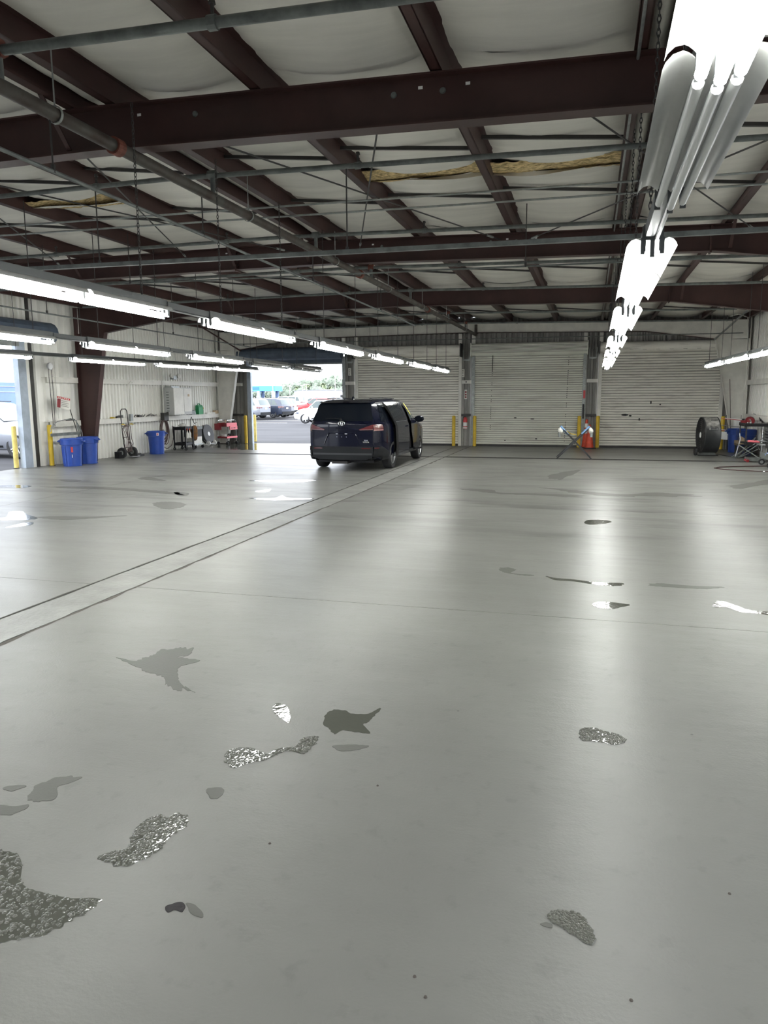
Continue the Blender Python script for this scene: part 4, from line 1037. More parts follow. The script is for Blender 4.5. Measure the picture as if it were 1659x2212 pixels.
for k in range(6): sgn('header_letter','whitepaint',-.90+.075*k,-.86+.075*k,1.79,1.812,.009)
# ---- hand truck with hoses
o=thing('hand_truck','grey hand truck with coiled brown hoses against the left wall','hand truck',(-13.62,19.75,0),0)
m=MB()
for y in(-.17,.17): m.tube([(.08,y,.10),(0,y,.45),(-.04,y,1.15)],.014,8)
m.tube([(-.04,-.17,1.15),(-.05,-.16,1.40),(-.05,-.10,1.47),(-.05,.10,1.47),(-.05,.16,1.40),(-.04,.17,1.15)],.015,8)
for z in(.30,.62,.95): m.cyl((0,-.17,z),(0,.17,z),.011,n=8)
m.build('frame','dark',o,smooth=True)
MB().bb(.08,.30,-.20,.20,.03,.045).build('toe_plate','alu',o)
for y in(-.27,.27): 
    MB().lathe([(.06,-.04),(.10,-.05),(.15,-.045),(.16,0),(.15,.045),(.10,.05),(.06,.04)],(0,y,.16),'Y',24,close=True).build('wheel','rubber',o,smooth=40)
    MB().lathe([(0,-.042),(.075,-.042),(.075,.042),(0,.042)],(0,y,.16),'Y',16).build('wheel_hub','galv',o,smooth=40)
MB().cyl((0,-.27,.16),(0,.27,.16),.012,n=8).build('axle','dark',o)
MB().bb(-.14,.02,-.45,-.22,.0,.20).build('black_box','black',o)
for k in range(7):
    a=-.22+.07*k; m=MB(); m.tube([(.03,a*.4,1.0),(.05,a-.06,.85+.02*k),(.06,a+.10*math.sin(k),.55),(.05,a+.05,.30+.02*k),(.08,a*.5,.18)],.010,6); m.build('hose','hose' if k%2 else 'redhose',o,smooth=True)
for y in(-.20,.22): MB().tube([(.02,y-.05,1.0),(.04,y,1.02),(.04,y+.1,.99)],.013,6).build('hose_fitting','yellow',o)
o=thing('black_power_strip','flat black battery charger on the floor right of the hand truck','charger',(-13.65,20.35,0))
MB().bb(-.12,.12,-.20,.15,0,.05).build('case','black',o); MB().bb(-.10,.06,-.16,.08,.05,.09).build('lid','dark',o)
o=thing('air_hose_coil','brown hose coils hung on the left wall beside the grey electrical box','hose',(-13.98,22.35,0))
for k in range(9):
    cx=.02*math.sin(k*2.1)*2; w=.20+.035*math.cos(k*1.7); h=.36+.05*math.sin(k*2.9)
    m=MB(); m.tube([(.03+.012*k*.6,cx+w*math.sin(t),1.05-h+h*math.cos(t)) for t in[2*PI*q/22 for q in range(23)]],.013,6); m.build('hose_loop','hose' if k%3 else 'redhose',o,smooth=True)
m=MB(); m.tube([(.12,-.18,.75),(.14,-.30,.45),(.13,-.27,.20),(.12,0,.08),(.12,.30,.18),(.12,.45,.45),(.10,.42,.85)],.014,6); m.build('hose_tail','hose',o,smooth=True)
MB().bb(0,.14,-.10,.14,1.05,1.30).build('hose_hook','dark',o)
# ---- electrical cabinet and wall electrics
o=thing('electrical_cabinet','large grey electrical cabinet mounted on the left wall','cabinet',(-14.0,23.15,1.22))
MB().bb(0,.36,-.62,.58,0,.92).build('cabinet_body','housing_grey',o)
MB().bb(.362,.378,-.60,.04,.02,.90).build('cabinet_door','whitepaint',o); MB().bb(.362,.378,.06,.56,.10,.90).build('cabinet_door','whitepaint',o)
m=MB()
for k in range(8): m.bb(.10,.2,-.625,-.62,.12+.09*k,.15+.09*k)
m.build('vent_slots','pipe',o)
MB().bb(.378,.382,.30,.42,.62,.70).build('warning_label','cream',o)
MB().bb(.05,.3,-.60,-.1,.92,.97).build('top_bracket','galv',o)
MB().bb(.1,.16,-.62,-.66,-.2,.1).build('side_bracket','dark',o)
def conduit(label,pts,r=.014,mt='galv'):
    o=thing('wall_conduit',label,'conduit',pts[0]); p0=Vector(pts[0])
    MB().tube([Vector(p)-p0 for p in pts],r,8).build('pipe_run',mt,o,smooth=True); return o
conduit('vertical conduit left of the grey electrical cabinet',[(-14.0,22.45,4.1),(-13.98,22.45,2.6),(-13.98,22.45,1.3)],.018,'whitepaint')
o=conduit('bent conduit dropping from the girt above the hand truck',[(-13.95,20.7,2.28),(-13.93,20.62,2.33),(-13.93,20.50,2.25),(-13.95,20.5,1.30)],.02,'whitepaint')
MB().bb(-.03,.05,-.26,-.14,-1.20,-.98).build('outlet_box','galv',o)
conduit('thin conduit above the tilted red and white notice',[(-14.0,17.25,2.9),(-14.0,17.25,2.2),(-14.0,17.27,1.25)],.010,'whitepaint')
o=thing('wall_floodlight','twin white floodlight on the upper girt above the electrical cabinet','floodlight',(-13.95,23.0,2.42))
MB().bb(0,.14,-.10,.12,0,.12).build('junction_body','galv',o)
for y in(-.22,.22): MB().lathe([(0,-.03),(.05,-.03),(.09,.07),(0,.05)],(.10,y,.12),'X',12).build('lamp_head','whitepaint',o,smooth=True)
# ---- shelf clutter on the lower girt (z 1.18)
zs=1.185; xs_=-14.09
def lying(name,label,cat,y,parts,x=xs_,z=zs): 
    o=thing(name,label,cat,(x,y,z)); 
    for mb,n_,mt in parts: mb.build(n_,mt,o,smooth=40)
    return o
lying('angle_grinder','grey angle grinder lying on the ledge above the hand truck','tool',20.1,[(MB().tube([(0,-.14,.03),(0,0,.05),(0,.12,.05)],.032,10),'grinder_body','blackm'),(MB().cyl((0,.14,.02),(0,.14,.09),.04,n=12),'gear_head','pipe'),(MB().lathe([(0,.0),(.06,.0),(.06,.006),(0,.006)],(0,.14,.012),'Z',16),'disc','dark')])
lying('glove','yellow work glove on the ledge left of the grinder','glove',19.75,[(MB().lathe([(0,0),(.06,.0),(.07,.02),(.04,.04),(0,.045)],(0,0,0),'Z',10),'palm','yellow'),(MB().tube([(0,.05,.015),(0,.13,.012)],.014,6),'finger','yellow'),(MB().tube([(.03,.05,.015),(.03,.12,.012)],.014,6),'finger','yellow')])
lying('cable_bundle','tangled black cable bundle on the ledge above the single blue trash can','cable',21.2,[(MB().tube([(.0+.03*math.sin(3*t),.28*math.cos(t),.045+.035*math.sin(5*t)) for t in[k*.35 for k in range(24)]],.010,6),'cable_loops','cable'),(MB().bb(-.03,.05,-.1,.06,0,.06),'plug_block','dark')])
lying('cable_bundle','black cables trailing along the ledge left of the hose coils','cable',21.85,[(MB().tube([(.02,-.3,.02),(.03,-.1,.05),(.0,.1,.03),(.02,.3,.05)],.012,6),'cable_loops','cable'),(MB().tube([(.0,-.2,.05),(.0,.0,.09),(.0,.2,.04)],.009,6),'cable_loops','cable')])
o=thing('plastic_jug','green plastic jug standing on the ledge right of the electrical cabinet','jug',(-14.06,25.0,zs)); 
m=MB(); m.prism([(-.07,0),(.07,0),(.07,.26),(.03,.34),(-.05,.34),(-.07,.28)],'Y',-.16,.16); m.build('jug_body','green',o)
MB().tube([(0,-.10,.33),(0,-.10,.39),(0,.02,.40),(0,.04,.34)],.014,6).build('handle','green',o); MB().cyl((0,.11,.33),(0,.11,.37),.025,n=10).build('cap','white',o)
lying('metal_funnel','grey metal lump lying left of the green jug','tool',24.55,[(MB().prism([(-.06,0),(.06,0),(.03,.14),(-.03,.16)],'Y',-.15,.15),'tool_body','pipe'),(MB().cyl((0,-.2,.03),(0,-.4,.02),.02,n=8),'nozzle','dark')])
lying('spray_bottle','small white and yellow bottle right of the green jug','bottle',25.35,[(MB().lathe([(0,0),(.035,0),(.035,.13),(.012,.17),(.012,.20),(0,.20)],(0,0,0),'Z',12),'bottle_body','whitepaint'),(MB().cyl((0,0,.2),(0,0,.24),.016,n=8),'cap','yellow')])
lying('pipe_offcut','long pale board lying on the ledge near the rear corner','board',25.9,[(MB().bb(-.05,.05,-.35,.5,0,.05),'board','whitepaint')])
lying('cardboard_box','small tan cardboard box at the rear end of the ledge','box',26.28,[(MB().bb(-.06,.08,-.10,.10,0,.12),'box_body','cream')])
# ---- left wall small shelf bracket dark marks between bins and column
lying('spring_clamp','dark clamp lying on the ledge behind the two blue trash cans','clamp',17.85,[(MB().tube([(0,-.16,.0),(0,0,.03),(0,.16,0)],.035,8),'clamp_jaw','blackm'),(MB().cyl((0,0,.03),(.08,0,.03),.012,n=6),'clamp_screw','galv')])
lying('pry_bar','pale flat bar lying on the ledge above the left bollard','bar',17.2,[(MB().bb(-.02,.02,-.25,.2,0,.02),'bar','whitepaint')])
# ---- black shelf cart with bottles
o=thing('tool_cart','black two-shelf cart loaded with bottles, against the left wall','cart',(-13.60,23.02,0),0)
CW,CL,CH=.22,.62,.82
for x in(-CW,CW):
    for y in(-.25,.25): MB().bb(x-.02,x+.02,y-.02,y+.02,.10,CH).build('corner_post','black',o)
for z in(.17,.70): 
    m=MB(); m.bb(-CW,CW,-.25,.25,z,z+.015); m.bb(CW-.01,CW,-.25,.25,z,z+.10); m.bb(-CW,-CW+.01,-.25,.25,z,z+.10); m.bb(-CW,CW,-.25,-.24,z,z+.10); m.bb(-CW,CW,.24,.25,z,z+.10); m.build('shelf_tray','black',o)
for x in(-CW,CW):
    for y in(-.25,.25): 
        w=MB().lathe([(0,-.015),(.05,-.015),(.055,0),(.05,.015),(0,.015)],(x,y,.055),'Y',14).build('caster','rubber',o,smooth=40); MB().lathe([(0,-.018),(.02,-.018),(.02,.018),(0,.018)],(x,y,.055),'Y',10).build('caster_hub','galv',w)
for k,(x,y,mt) in enumerate(((.10,-.16,'white'),(.12,-.03,'white'))):
    q=thing('spray_bottle',('left' if k==0 else 'right')+' one of two white bottles with red caps hung on the black cart','bottle',(-13.60+x+.14,23.02+y,.42))
    MB().lathe([(0,0),(.045,0),(.045,.16),(.018,.22),(.015,.27),(0,.27)],(0,0,0),'Z',12).build('bottle_body','cream' if 0 else 'whitepaint',q,smooth=40); MB().cyl((0,0,.27),(0,0,.33),.018,n=8).build('cap','orange',q)
q=thing('paper_roll','crumpled white shop paper on top of the black cart','paper',(-13.58,22.95,.80)); 
m=MB(); m.grid(lambda u,v:(.14*math.cos(2*PI*u)*math.sin(PI*v)*(1+.3*noise.noise(Vector((u*4,v*4,1)))),.18*math.sin(2*PI*u)*math.sin(PI*v),.06-.06*math.cos(PI*v)*(1+.2*math.sin(9*u))),14,8); m.build('paper_mass','whitepaint',q,smooth=True)
q=thing('rag_bag','brown canvas bag slumped on the right side of the black cart','bag',(-13.40,23.42,.30))
m=MB(); m.grid(lambda u,v:((.09+.02*math.sin(3*v))*math.cos(2*PI*u)*math.sin(PI*v)**.6*(1+.25*noise.noise(Vector((u*3,v*5,4)))),.12*math.sin(2*PI*u)*math.sin(PI*v)**.6,.27-.27*math.cos(PI*v)),16,12); m.build('bag_body',mat('brown_canvas',(.14,.10,.06),.9,col2=(.30,.12,.03),vscale=9),q,smooth=True)
# second cart / welder
o=thing('welder_cart','grey wheeled charger cart between the black cart and the tilted drum fan','cart',(-13.68,23.85,0))
MB().bb(-.20,.22,-.33,.28,.14,.17).build('base_tray','galv',o); MB().bb(-.20,.18,-.30,.25,.17,.42).build('white_case','whitepaint',o); MB().bb(-.2,.18,-.32,.26,.42,.68).build('dark_unit','black',o); MB().bb(-.20,.2,-.34,.28,.68,.78).build('control_panel','pipe',o); MB().bb(.2,.206,-.3,-.2,.70,.76).build('label_plate','label',o)
for x in(-.18,.20):
    for y in(-.28,.24): MB().lathe([(0,-.015),(.055,-.015),(.06,0),(.055,.015),(0,.015)],(x,y,.065),'Y',14).build('caster','rubber',o,smooth=40)
m=MB(); m.tube([(0,-.2,.78),(.02,-.24,1.0),(.02,-.15,1.12),(.02,-.05,.98),(.02,.05,.88),(.02,.22,.93)],.012,6); m.build('cable_loops','cable',o,smooth=True)
# tilted drum fan
def drumfan(label,loc,R,depth,rot,wheelsz,big):
    o=thing('drum_fan',label,'fan',loc,0,rot=rot)
    m=MB(); m.lathe([(R,-depth/2),(R*1.015,-depth/2),(R*1.02,-depth*.46),(R,-depth*.42),(R,depth*.42),(R*1.02,depth*.46),(R*1.015,depth/2),(R,depth/2),(R*.985,depth/2),(R*.985,-depth/2)],(0,0,R+.06),'X',48,close=True)
    m.build('drum','blackm',o,smooth=35)
    for s_ in(-1,1):
        m=MB(); n=9 if big else 7
        for k in range(1,n+1):
            r=R*k/n*.985; m.lathe([(r-.003,s_*depth/2),(r+.003,s_*depth/2),(r+.003,s_*depth/2-.006),(r-.003,s_*depth/2-.006)],(0,0,R+.06),'X',40,close=True)
        for k in range(24 if big else 16):
            a=2*PI*k/(24 if big else 16); m.beam((s_*depth*.49,R*.12*math.cos(a),R+.06+R*.12*math.sin(a)),(s_*depth*.49,R*.98*math.cos(a),R+.06+R*.98*math.sin(a)),.004,.004,up=(1,0,0))
        m.build('guard','dark',o)
        MB().lathe([(0,s_*depth*.52),(R*.15,s_*depth*.52),(R*.15,s_*depth*.49),(0,s_*depth*.49)],(0,0,R+.06),'X',20).build('hub_badge','white' if not big or s_<0 else 'white',o,smooth=40)
    for k in range(4):
        a=2*PI*k/4+.3
        m=MB()
        def fn(u,v):
            r=R*(.12+.80*u); aa=a+(-.38+.76*v)*(1-.3*u); return (depth*.18*(v-.5)*2*(1-.5*u),r*math.cos(aa),R+.06+r*math.sin(aa))
        m.grid(fn,5,4); m.build('fan_blade','dark',o,smooth=True)
    MB().lathe([(0,-depth*.3),(R*.16,-depth*.3),(R*.16,depth*.35),(0,depth*.35)],(0,0,R+.06),'X',16).build('motor','black',o)
    MB().bb(-depth*.46,-depth*.40,-.02,.02,.08,R*2).build('motor_strut','dark',o)
    return o
o=drumfan('tilted black drum fan with a white hub between the carts by the left wall',(-13.50,24.62,.07),.345,.16,(0,-.20,-.04),.06,False)
for y in(-.2,.22): MB().lathe([(0,-.02),(.085,-.02),(.09,0),(.085,.02),(0,.02)],(.10,y,.06),'Y',18).build('wheel','white',o,smooth=40)
m=MB(); m.tube([(.1,-.24,.05),(-.1,-.30,.35),(0,-.35,.42)],.012,6); m.tube([(.1,.24,.05),(-.1,.30,.35),(0,.35,.42)],.012,6); m.tube([(.15,-.25,.03),(.15,.25,.03)],.012,6); m.build('stand_frame','chrome',o,smooth=True)
MB().lathe([(.0,.085),(.33,.085),(.335,.080),(.0,.079)],(0,0,.405),'X',40).build('front_cover','black',[q for q in C.objects if q.name.startswith('drum_fan')][0],smooth=40)
MB().lathe([(.0,.092),(.075,.092),(.08,.086),(.0,.086)],(0,0,.405),'X',24).build('hub_badge','white',[q for q in C.objects if q.name.startswith('drum_fan')][0],smooth=40)
# ---- red tool cart
o=thing('service_cart','red two-tier service cart with chrome posts near the rear corner','cart',(-13.45,26.0,0),-.15)
for z,h in((.70,.14),(.26,.07)):
    m=MB(); t=.01; m.bb(-.22,.22,-.36,.30,z,z+t); m.bb(-.22,-.21,-.36,.30,z,z+h); m.bb(-.22,.22,-.36,-.35,z,z+h); m.bb(-.22,.22,.29,.30,z,z+h); m.bb(.21,.22,-.36,.30,z,z+h); m.build('tray','dred',o)
MB().bb(.221,.226,-.36,.30,.70,.84).build('front_face','pink',o); MB().bb(.221,.226,-.36,.30,.26,.33).build('front_face','pink',o)
d=MB().bb(.226,.26,-.20,.28,.58,.72).build('drawer','pink',o); 
MB().bb(.26,.264,-.12,-.04,.63,.66).build('drawer_mark','dark',d); MB().bb(.26,.264,.02,.14,.63,.66).build('drawer_mark','dark',d)
MB().bb(-.24,-.02,-.50,-.36,.58,.82).build('side_box','dred',o)
for x in(-.20,.20):
    m=MB(); m.tube([(x,-.33,.08),(x,-.33,.88),(x,-.28,.94),(x,.22,.94),(x,.28,.88),(x,.28,.08)],.014,8); m.build('chrome_frame','chrome',o,smooth=True)
    for y in(-.33,.28): MB().lathe([(0,-.018),(.06,-.018),(.065,0),(.06,.018),(0,.018)],(x,y,.065),'Y',14).build('caster','rubber',o,smooth=40)
q=thing('plastic_tub','clear white tub on the bottom tray of the red cart','tub',(-13.52,25.82,.275)); MB().lathe([(0,0),(.09,0),(.11,.12),(.105,.12),(.085,.01),(0,.01)],(0,0,0),'Z',16).build('tub_body','whitepaint',q,smooth=40); MB().lathe([(.11,.12),(.118,.125),(.11,.13)],(0,0,0),'Z',16).build('rim','white',q)
q=thing('power_drill','black cordless drill on the bottom tray of the red cart','tool',(-13.42,26.1,.275)); MB().tube([(0,-.12,.12),(0,.08,.12)],.03,8).build('drill_body','black',q); MB().tube([(0,0,.12),(0,.04,.0)],.022,8).build('grip','black',q)
q=thing('sander','orange-tan tool standing on top of the red cart','tool',(-13.45,25.85,.94)); MB().lathe([(0,-.23),(.05,-.23),(.04,-.14),(.02,-.08),(.02,.0),(0,.02)],(0,0,0),'Z',10).build('tool_body','cream',q)
q=thing('wire_stand','low rusty wire rack on the floor in the rear left corner','rack',(-13.3,26.45,0))
m=MB()
for z in(.05,.16,.27): m.tube([(.14*math.cos(t),.16*math.sin(t),z) for t in[2*PI*k/12 for k in range(13)]],.008,5)
for k in range(6): a=2*PI*k/6; m.cyl((.14*math.cos(a),.16*math.sin(a),.0),(.14*math.cos(a),.16*math.sin(a),.30+.1*(k%2)),.007,n=5)
m.build('wire_frame','dark',q)
# ---- controls and brackets between the far doors
def bracket(label,x):
    o=thing('hoist_bracket',label,'bracket',(x,YB-.10,3.05))
    for s_ in(-1,1): MB().beam((s_*.13,0,.38),(s_*.10,-.02,0),.035,.04,up=(0,1,0)).build('arm','galv',o)
    MB().bb(-.10,.10,-.03,.01,-.01,.05).build('cross_bar','galv',o)
bracket('galvanised U-shaped bracket between the first and second rolling doors',-4.36); bracket('galvanised U-shaped bracket between the second and third rolling doors',0.0)
bracket('galvanised U-shaped bracket between the open doorway and first rolling door',-8.77)
def ctrl(label,x,z):
    o=thing('door_control',label,'control box',(x,YB-.03,z)); MB().bb(-.05,.05,-.04,.04,-.14,.14).build('box_body','whitepaint',o)
    for k in range(3): MB().cyl((0,-.04,.08-.08*k),(0,-.055,.08-.08*k),.016,n=8).build('push_button','dark',o)
ctrl('pale control box beside the open rear doorway',-8.80,2.72); ctrl('pale control box above the fire extinguisher',-4.50,2.62)
o=thing('wall_outlet','white outlet plate on the cross girt above the fire extinguisher','outlet',(-4.36,YB-.17,2.30)); MB().bb(-.12,.12,-.02,0,-.04,.05).build('plate','whitepaint',o); MB().bb(-.02,.02,-.024,-.02,-.02,.02).build('socket','black',o)
o=thing('extinguisher_sign','small red and white sign above the fire extinguisher','sign',(-4.40,YB+.008,1.86)); MB().bb(-.05,.05,-.006,0,-.17,.17).build('sign_board','whitepaint',o); 
for k in range(3): MB().bb(-.03,.03,-.009,-.006,-.13+.09*k,-.07+.09*k).build('sign_print','dred',o)
o=thing('fire_extinguisher','red fire extinguisher with white label between two yellow bollards','fire extinguisher',(-4.38,YB-.17,.62))
MB().lathe([(0,0),(.068,.005),(.075,.03),(.075,.34),(.055,.40),(.025,.43),(0,.43)],(0,0,0),'Z',20).build('cylinder','red',o,smooth=40)
MB().lathe([(.0765,.10),(.0765,.24)],(0,0,0),'Z',20).build('label_band','label',o)
MB().lathe([(.0762,.02),(.0762,.07)],(0,0,0),'Z',20).build('lower_band','label',o)
m=MB(); m.cyl((0,0,.43),(0,0,.48),.02,n=8); m.beam((-.02,0,.48),(.10,0,.53),.02,.012); m.beam((-.02,0,.46),(.09,0,.46),.02,.012); m.build('valve_head','dark',o)
MB().tube([(-.02,0,.45),(-.08,0,.42),(-.10,0,.25),(-.09,0,.08)],.009,6).build('hose','black',o)
for z in(1.62,1.62): pass
for k,(x) in enumerate((-.07,.13)):
    pass
o=thing('wall_bracket','dark steel bracket on the siding right of the second rolling door','bracket',(-.26-.0,YB-.14,1.25)); MB().bb(-.03,.03,-.03,.03,-.25,.25).build('bracket_body','black',o); MB().bb(-.02,.05,-.03,0,.45,.72).build('red_strip','red',o)
# ---- traffic cones
def cone(label,x,y,h,collars,fold=False):
    o=thing('traffic_cone',label,'traffic cone',(x,y,0),.2,'orange traffic cones')
    MB().prism([(-.19,-.19),(.19,-.19),(.19,.19),(-.19,.19)],'Z',0,.035).build('base','black',o)
    def r(z): return .155-(.155-.035)*z/h
    MB().lathe([(r(.03),.03),(r(h),h),(r(h)-.012,h+.01),(0,h+.01)],(0,0,0),'Z',28).build('cone_body','orange',o,smooth=40)
    for a,b in collars: MB().lathe([(r(a)+.003,a),(r(b)+.003,b)],(0,0,0),'Z',28).build('white_collar','label',o,smooth=True)
    return o
cone('taller orange cone with two white collars, rear of the two',-.13,26.75,.97,[(.70,.84),(.50,.64)])
cone('shorter plain orange cone in front of the taller one',-.02,26.38,.80,[])
# ---- folding work stand
o=thing('folding_work_stand','folding X-leg steel work stand with blue padded arms and taped ends','work stand',(-.42,22.15,0),.05)
for k,(y,c) in enumerate(((-.30,0),(.30,0))):
    MB().beam((-.50,y,.01),(.36,y,.86),.03,.035).build('leg','blackm',o); MB().beam((.46,y,.01),(-.34,y,.84),.03,.035).build('leg','blackm',o)
MB().cyl((-.02,-.32,.445),(-.02,.32,.445),.014,n=8).build('pivot_bar','dark',o)
MB().cyl((-.48,-.3,.03),(-.48,.3,.03),.012,n=8).build('foot_bar','dark',o); MB().cyl((.44,-.3,.03),(.44,.3,.03),.012,n=8).build('foot_bar','dark',o)
for y,s_ in((.30,-1),(.30,1)): MB().tube([(s_*.20,y,.68),(s_*.40,y,.90),(s_*.41,y,.92)],.036,10).build('blue_pad','blue' if 0 else mat('light_blue_foam',(.20,.36,.62),.7),o,smooth=True)
for s_ in(-1,1): 
    m=MB(); m.grid(lambda u,v:(s_*.42+.07*math.cos(2*PI*u)*math.sin(PI*v),-.30+.08*math.sin(2*PI*u)*math.sin(PI*v),.84-.10*math.cos(PI*v)*(1.1)-.07*v*(1+.4*math.sin(7*u))),12,8); m.build('taped_end','whitepaint',o,smooth=True)
    m=MB(); m.grid(lambda u,v:(s_*.44+.05*math.cos(2*PI*u)*(1-.3*v),-.30+.05*math.sin(2*PI*u)*(1-.3*v),.80-.17*v),10,4); m.build('hanging_plastic','galv',o,smooth=True)
MB().tube([(-.24,-.2,.78),(-.10,.0,.70),(.02,.1,.68)],.010,6).build('strap','yellow',o)
# ---- big drum fan on the right
o=drumfan('large black drum fan standing upright in front of the third rolling door','tmp' and (3.40,24.0,.02),.53,.44,(0,0,.12),.1,True)
m=MB(); m.prism([(-.22,.0),(.22,.0),(.18,.10),(-.18,.10)],'Y',-.12,.12); m.build('stand_foot','pipe',o)
MB().bb(-.28,.28,-.14,.14,-.015,.0).build('foot_plate','black',o)
MB().lathe([(.07,-.025),(.12,-.03),(.125,0),(.12,.03),(.07,.025)],(-.36,-.10,.11),'X',20).build('wheel','rubber',o,smooth=40)
MB().lathe([(0,-.02),(.07,-.02),(.07,.02),(0,.02)],(-.36,-.10,.11),'X',14).build('wheel_hub','dark',o)
MB().cyl((-.36,-.1,.11),(-.1,-.1,.11),.015,n=8).build('axle','dark',o)
m=MB(); m.tube([(-.08,-.49,.78),(-.08,-.53,.78),(.10,-.53,.78),(.10,-.49,.78)],.009,6); m.build('drum_handle','alu',o)
for x in(-.09,.11): MB().lathe([(0,-.0),(.026,-.0),(.026,.01),(0,.012)],(x,-.50,.78),'Y',10).build('handle_boss','alu',o)
MB().bb(-.02,.16,-.30,-.24,1.035,1.05).build('drum_label','black',o)
# dusty top of the drum: a real dust film shell
m=MB(); m.grid(lambda u,v:(-.20+.40*u,.533*math.sin(-1.15+2.1*v)*1.0,.59+.533*math.cos(-1.15+2.1*v)),6,16); m.build('dust_film',mat('grey_dust',(.36,.35,.33),.9,col2=(.06,.06,.06),vscale=3.5,thr=(.42,.60)),o,smooth=True)
# fan power cord
o=thing('extension_cord','thin black cord on the floor running from the big drum fan to the right corner','cord',(3.75,24.5,.008))
MB().tube([(0,0,0),(.12,-.55,0),(.25,-1.0,0),(.55,-1.15,0),(.85,-1.05,0),(.98,-.6,0)],.008,5).build('cord','cable',o,smooth=True)
o=thing('loose_ties','small twist of wire and debris on the floor by the leaning bollard','debris',(3.95,23.3,.004)); MB().tube([(-.12,0,0),(0,.06,.01),(.10,-.02,0),(.2,.03,0)],.006,5).build('wire_scrap','galv',o)
# ---- air hose on the floor, right
o=thing('air_hose','dark red air hose lying in a long loop on the right of the floor','hose',(4.4,19.6,.012))
MB().tube([(.20,1.05,0),(-.35,.85,0),(-.9,.62,0),(-1.25,.42,0),(-1.42,.12,0),(-1.25,-.18,0),(-.8,-.42,0),(-.2,-.62,0),(.45,-.75,0)],.0125,8).build('hose','redhose',o,smooth=True)
MB().cyl((-.46,-.535,0),(-.42,-.545,0),.017,n=8).build('fitting','alu',o)
o=thing('air_hose','short looped hose end on the floor in front of the right-hand carts','hose',(4.4,20.4,.012)); MB().tube([(.3,.1,0),(0,.0,0),(-.08,-.1,0),(.05,-.18,0),(.3,-.15,0)],.011,6).build('hose','redhose',o,smooth=True)
# ---- sign boards / masking stand on the right wall
o=thing('paper_stand','masking paper stand with white sheets and red cutter bars in the right corner','paper stand',(4.35,25.9,0))
m=MB(); m.tube([(-.15,.2,0),(-.15,.2,1.15)],.012,6); m.tube([(.28,.1,0),(.28,.1,1.15)],.014,6); m.build('stand_post','dark',o)
for z,dx in((1.02,.0),(.66,-.20)):
    MB().beam((-.30+dx,.1,z+.02),(.30+dx*.5,-.1,z-.03),.03,.018).build('cutter_bar','red',o)
    MB().beam((-.20+dx,.1,z+.035),(.30+dx*.5,-.1,z-.01),.02,.018).build('paper_roll','white',o)
m=MB(); m.grid(lambda u,v:(-.42+.46*u,.05-.10*u+.02*math.sin(6*u),.64-.03*u-.24*v-.015*math.sin(PI*u)*v),10,4); m.build('paper_sheet','white',o,smooth=True)
m=MB(); m.grid(lambda u,v:(.05+.22*u,.02-.06*u,1.0-.30*v),4,3); m.build('paper_sheet','white',o,smooth=True)
MB().tube([(-.38,.0,.84),(.10,-.1,.80),(.20,-.12,.78),(.22,-.12,.70)],.010,6).build('chrome_arm','alu',o)
MB().lathe([(0,-.02),(.07,-.02),(.07,.02),(0,.02)],(-.05,.0,.10),'X',14).build('wheel','rubber',o,smooth=40)
# bench with clutter
o=thing('tray_stand','tall black-topped tray table with steel legs against the right wall','table',(4.55,23.6,0))
m=MB(); m.bb(-.30,.36,-.45,.55,.90,.915); m.bb(-.30,-.29,-.45,.55,.90,.99); m.bb(-.30,.36,-.45,-.44,.90,.99); m.build('tray_top','black',o)
for x in(-.27,.33):
    for y in(-.42,.50): MB().bb(x-.015,x+.015,y-.015,y+.015,0,.9).build('leg','dark',o)
MB().bb(-.28,.34,-.43,.52,.40,.42).build('lower_shelf','dark',o)
def item(n,l,c,loc,parts):
    q=thing(n,l,c,loc)
    for mb,nn,mt in parts: mb.build(nn,mt,q,smooth=40)
    return q
item('polisher','large dark red polisher lying on the black tray table','tool',(4.50,23.95,.915),[(MB().lathe([(0,-.16),(.10,-.15),(.13,-.05),(.12,.08),(.05,.16),(0,.17)],(0,0,.12),'Y',16),'tool_body','dred'),(MB().tube([(0,.1,.15),(0,.3,.12)],.03,8),'grip','black')])
item('polisher','smaller dark red sander left of the large polisher on the tray table','tool',(4.33,24.05,.915),[(MB().lathe([(0,-.10),(.06,-.10),(.07,0),(.05,.10),(0,.10)],(0,0,.08),'Y',14),'tool_body','dred'),(MB().bb(-.03,.03,-.1,.0,.14,.18),'switch_cap','black')])
item('spray_gun','silver spray gun standing on the front of the black tray table','tool',(4.40,23.30,.915),[(MB().cyl((0,0,0),(0,0,.10),.035,n=10),'cup','alu'),(MB().tube([(0,0,.1),(0,.02,.15),(.0,.12,.17)],.018,8),'gun_body','chrome')])
item('can','small tin can beside the spray gun on the tray table','can',(4.32,23.25,.915),[(MB().cyl((0,0,0),(0,0,.10),.03,n=12),'can_body','galv'),(MB().lathe([(.031,.03),(.031,.07)],(0,0,0),'Z',12),'paper_label','label')])
item('cable_bundle','black cables looped over the right end of the tray table','cable',(4.70,23.4,.915),[(MB().tube([(.0,-.3,.10),(-.05,-.1,.20),(.05,.1,.08),(0,.3,.22),(.05,.4,.12)],.012,6),'cable_loops','cable')])
item('wall_wire','grey cable drooping from the right wall above the polishers','cable',(4.80,24.6,1.1),[(MB().tube([(0,.5,.12),(0,.2,.10),(0,-.2,.02),(0,-.7,-.03),(0,-1.1,.02)],.012,6),'cable','galv')])
o=thing('wooden_stool','low wooden plank dolly in front of the right corner trash cans','dolly',(4.42,24.55,0))
MB().bb(-.16,.26,-.55,.25,.34,.42).build('plank_top','cream',o); MB().bb(-.16,-.13,-.55,.25,.28,.34).build('side_rail',mat('weathered_wood',(.22,.17,.12),.8,var=.4,vscale=12),o)
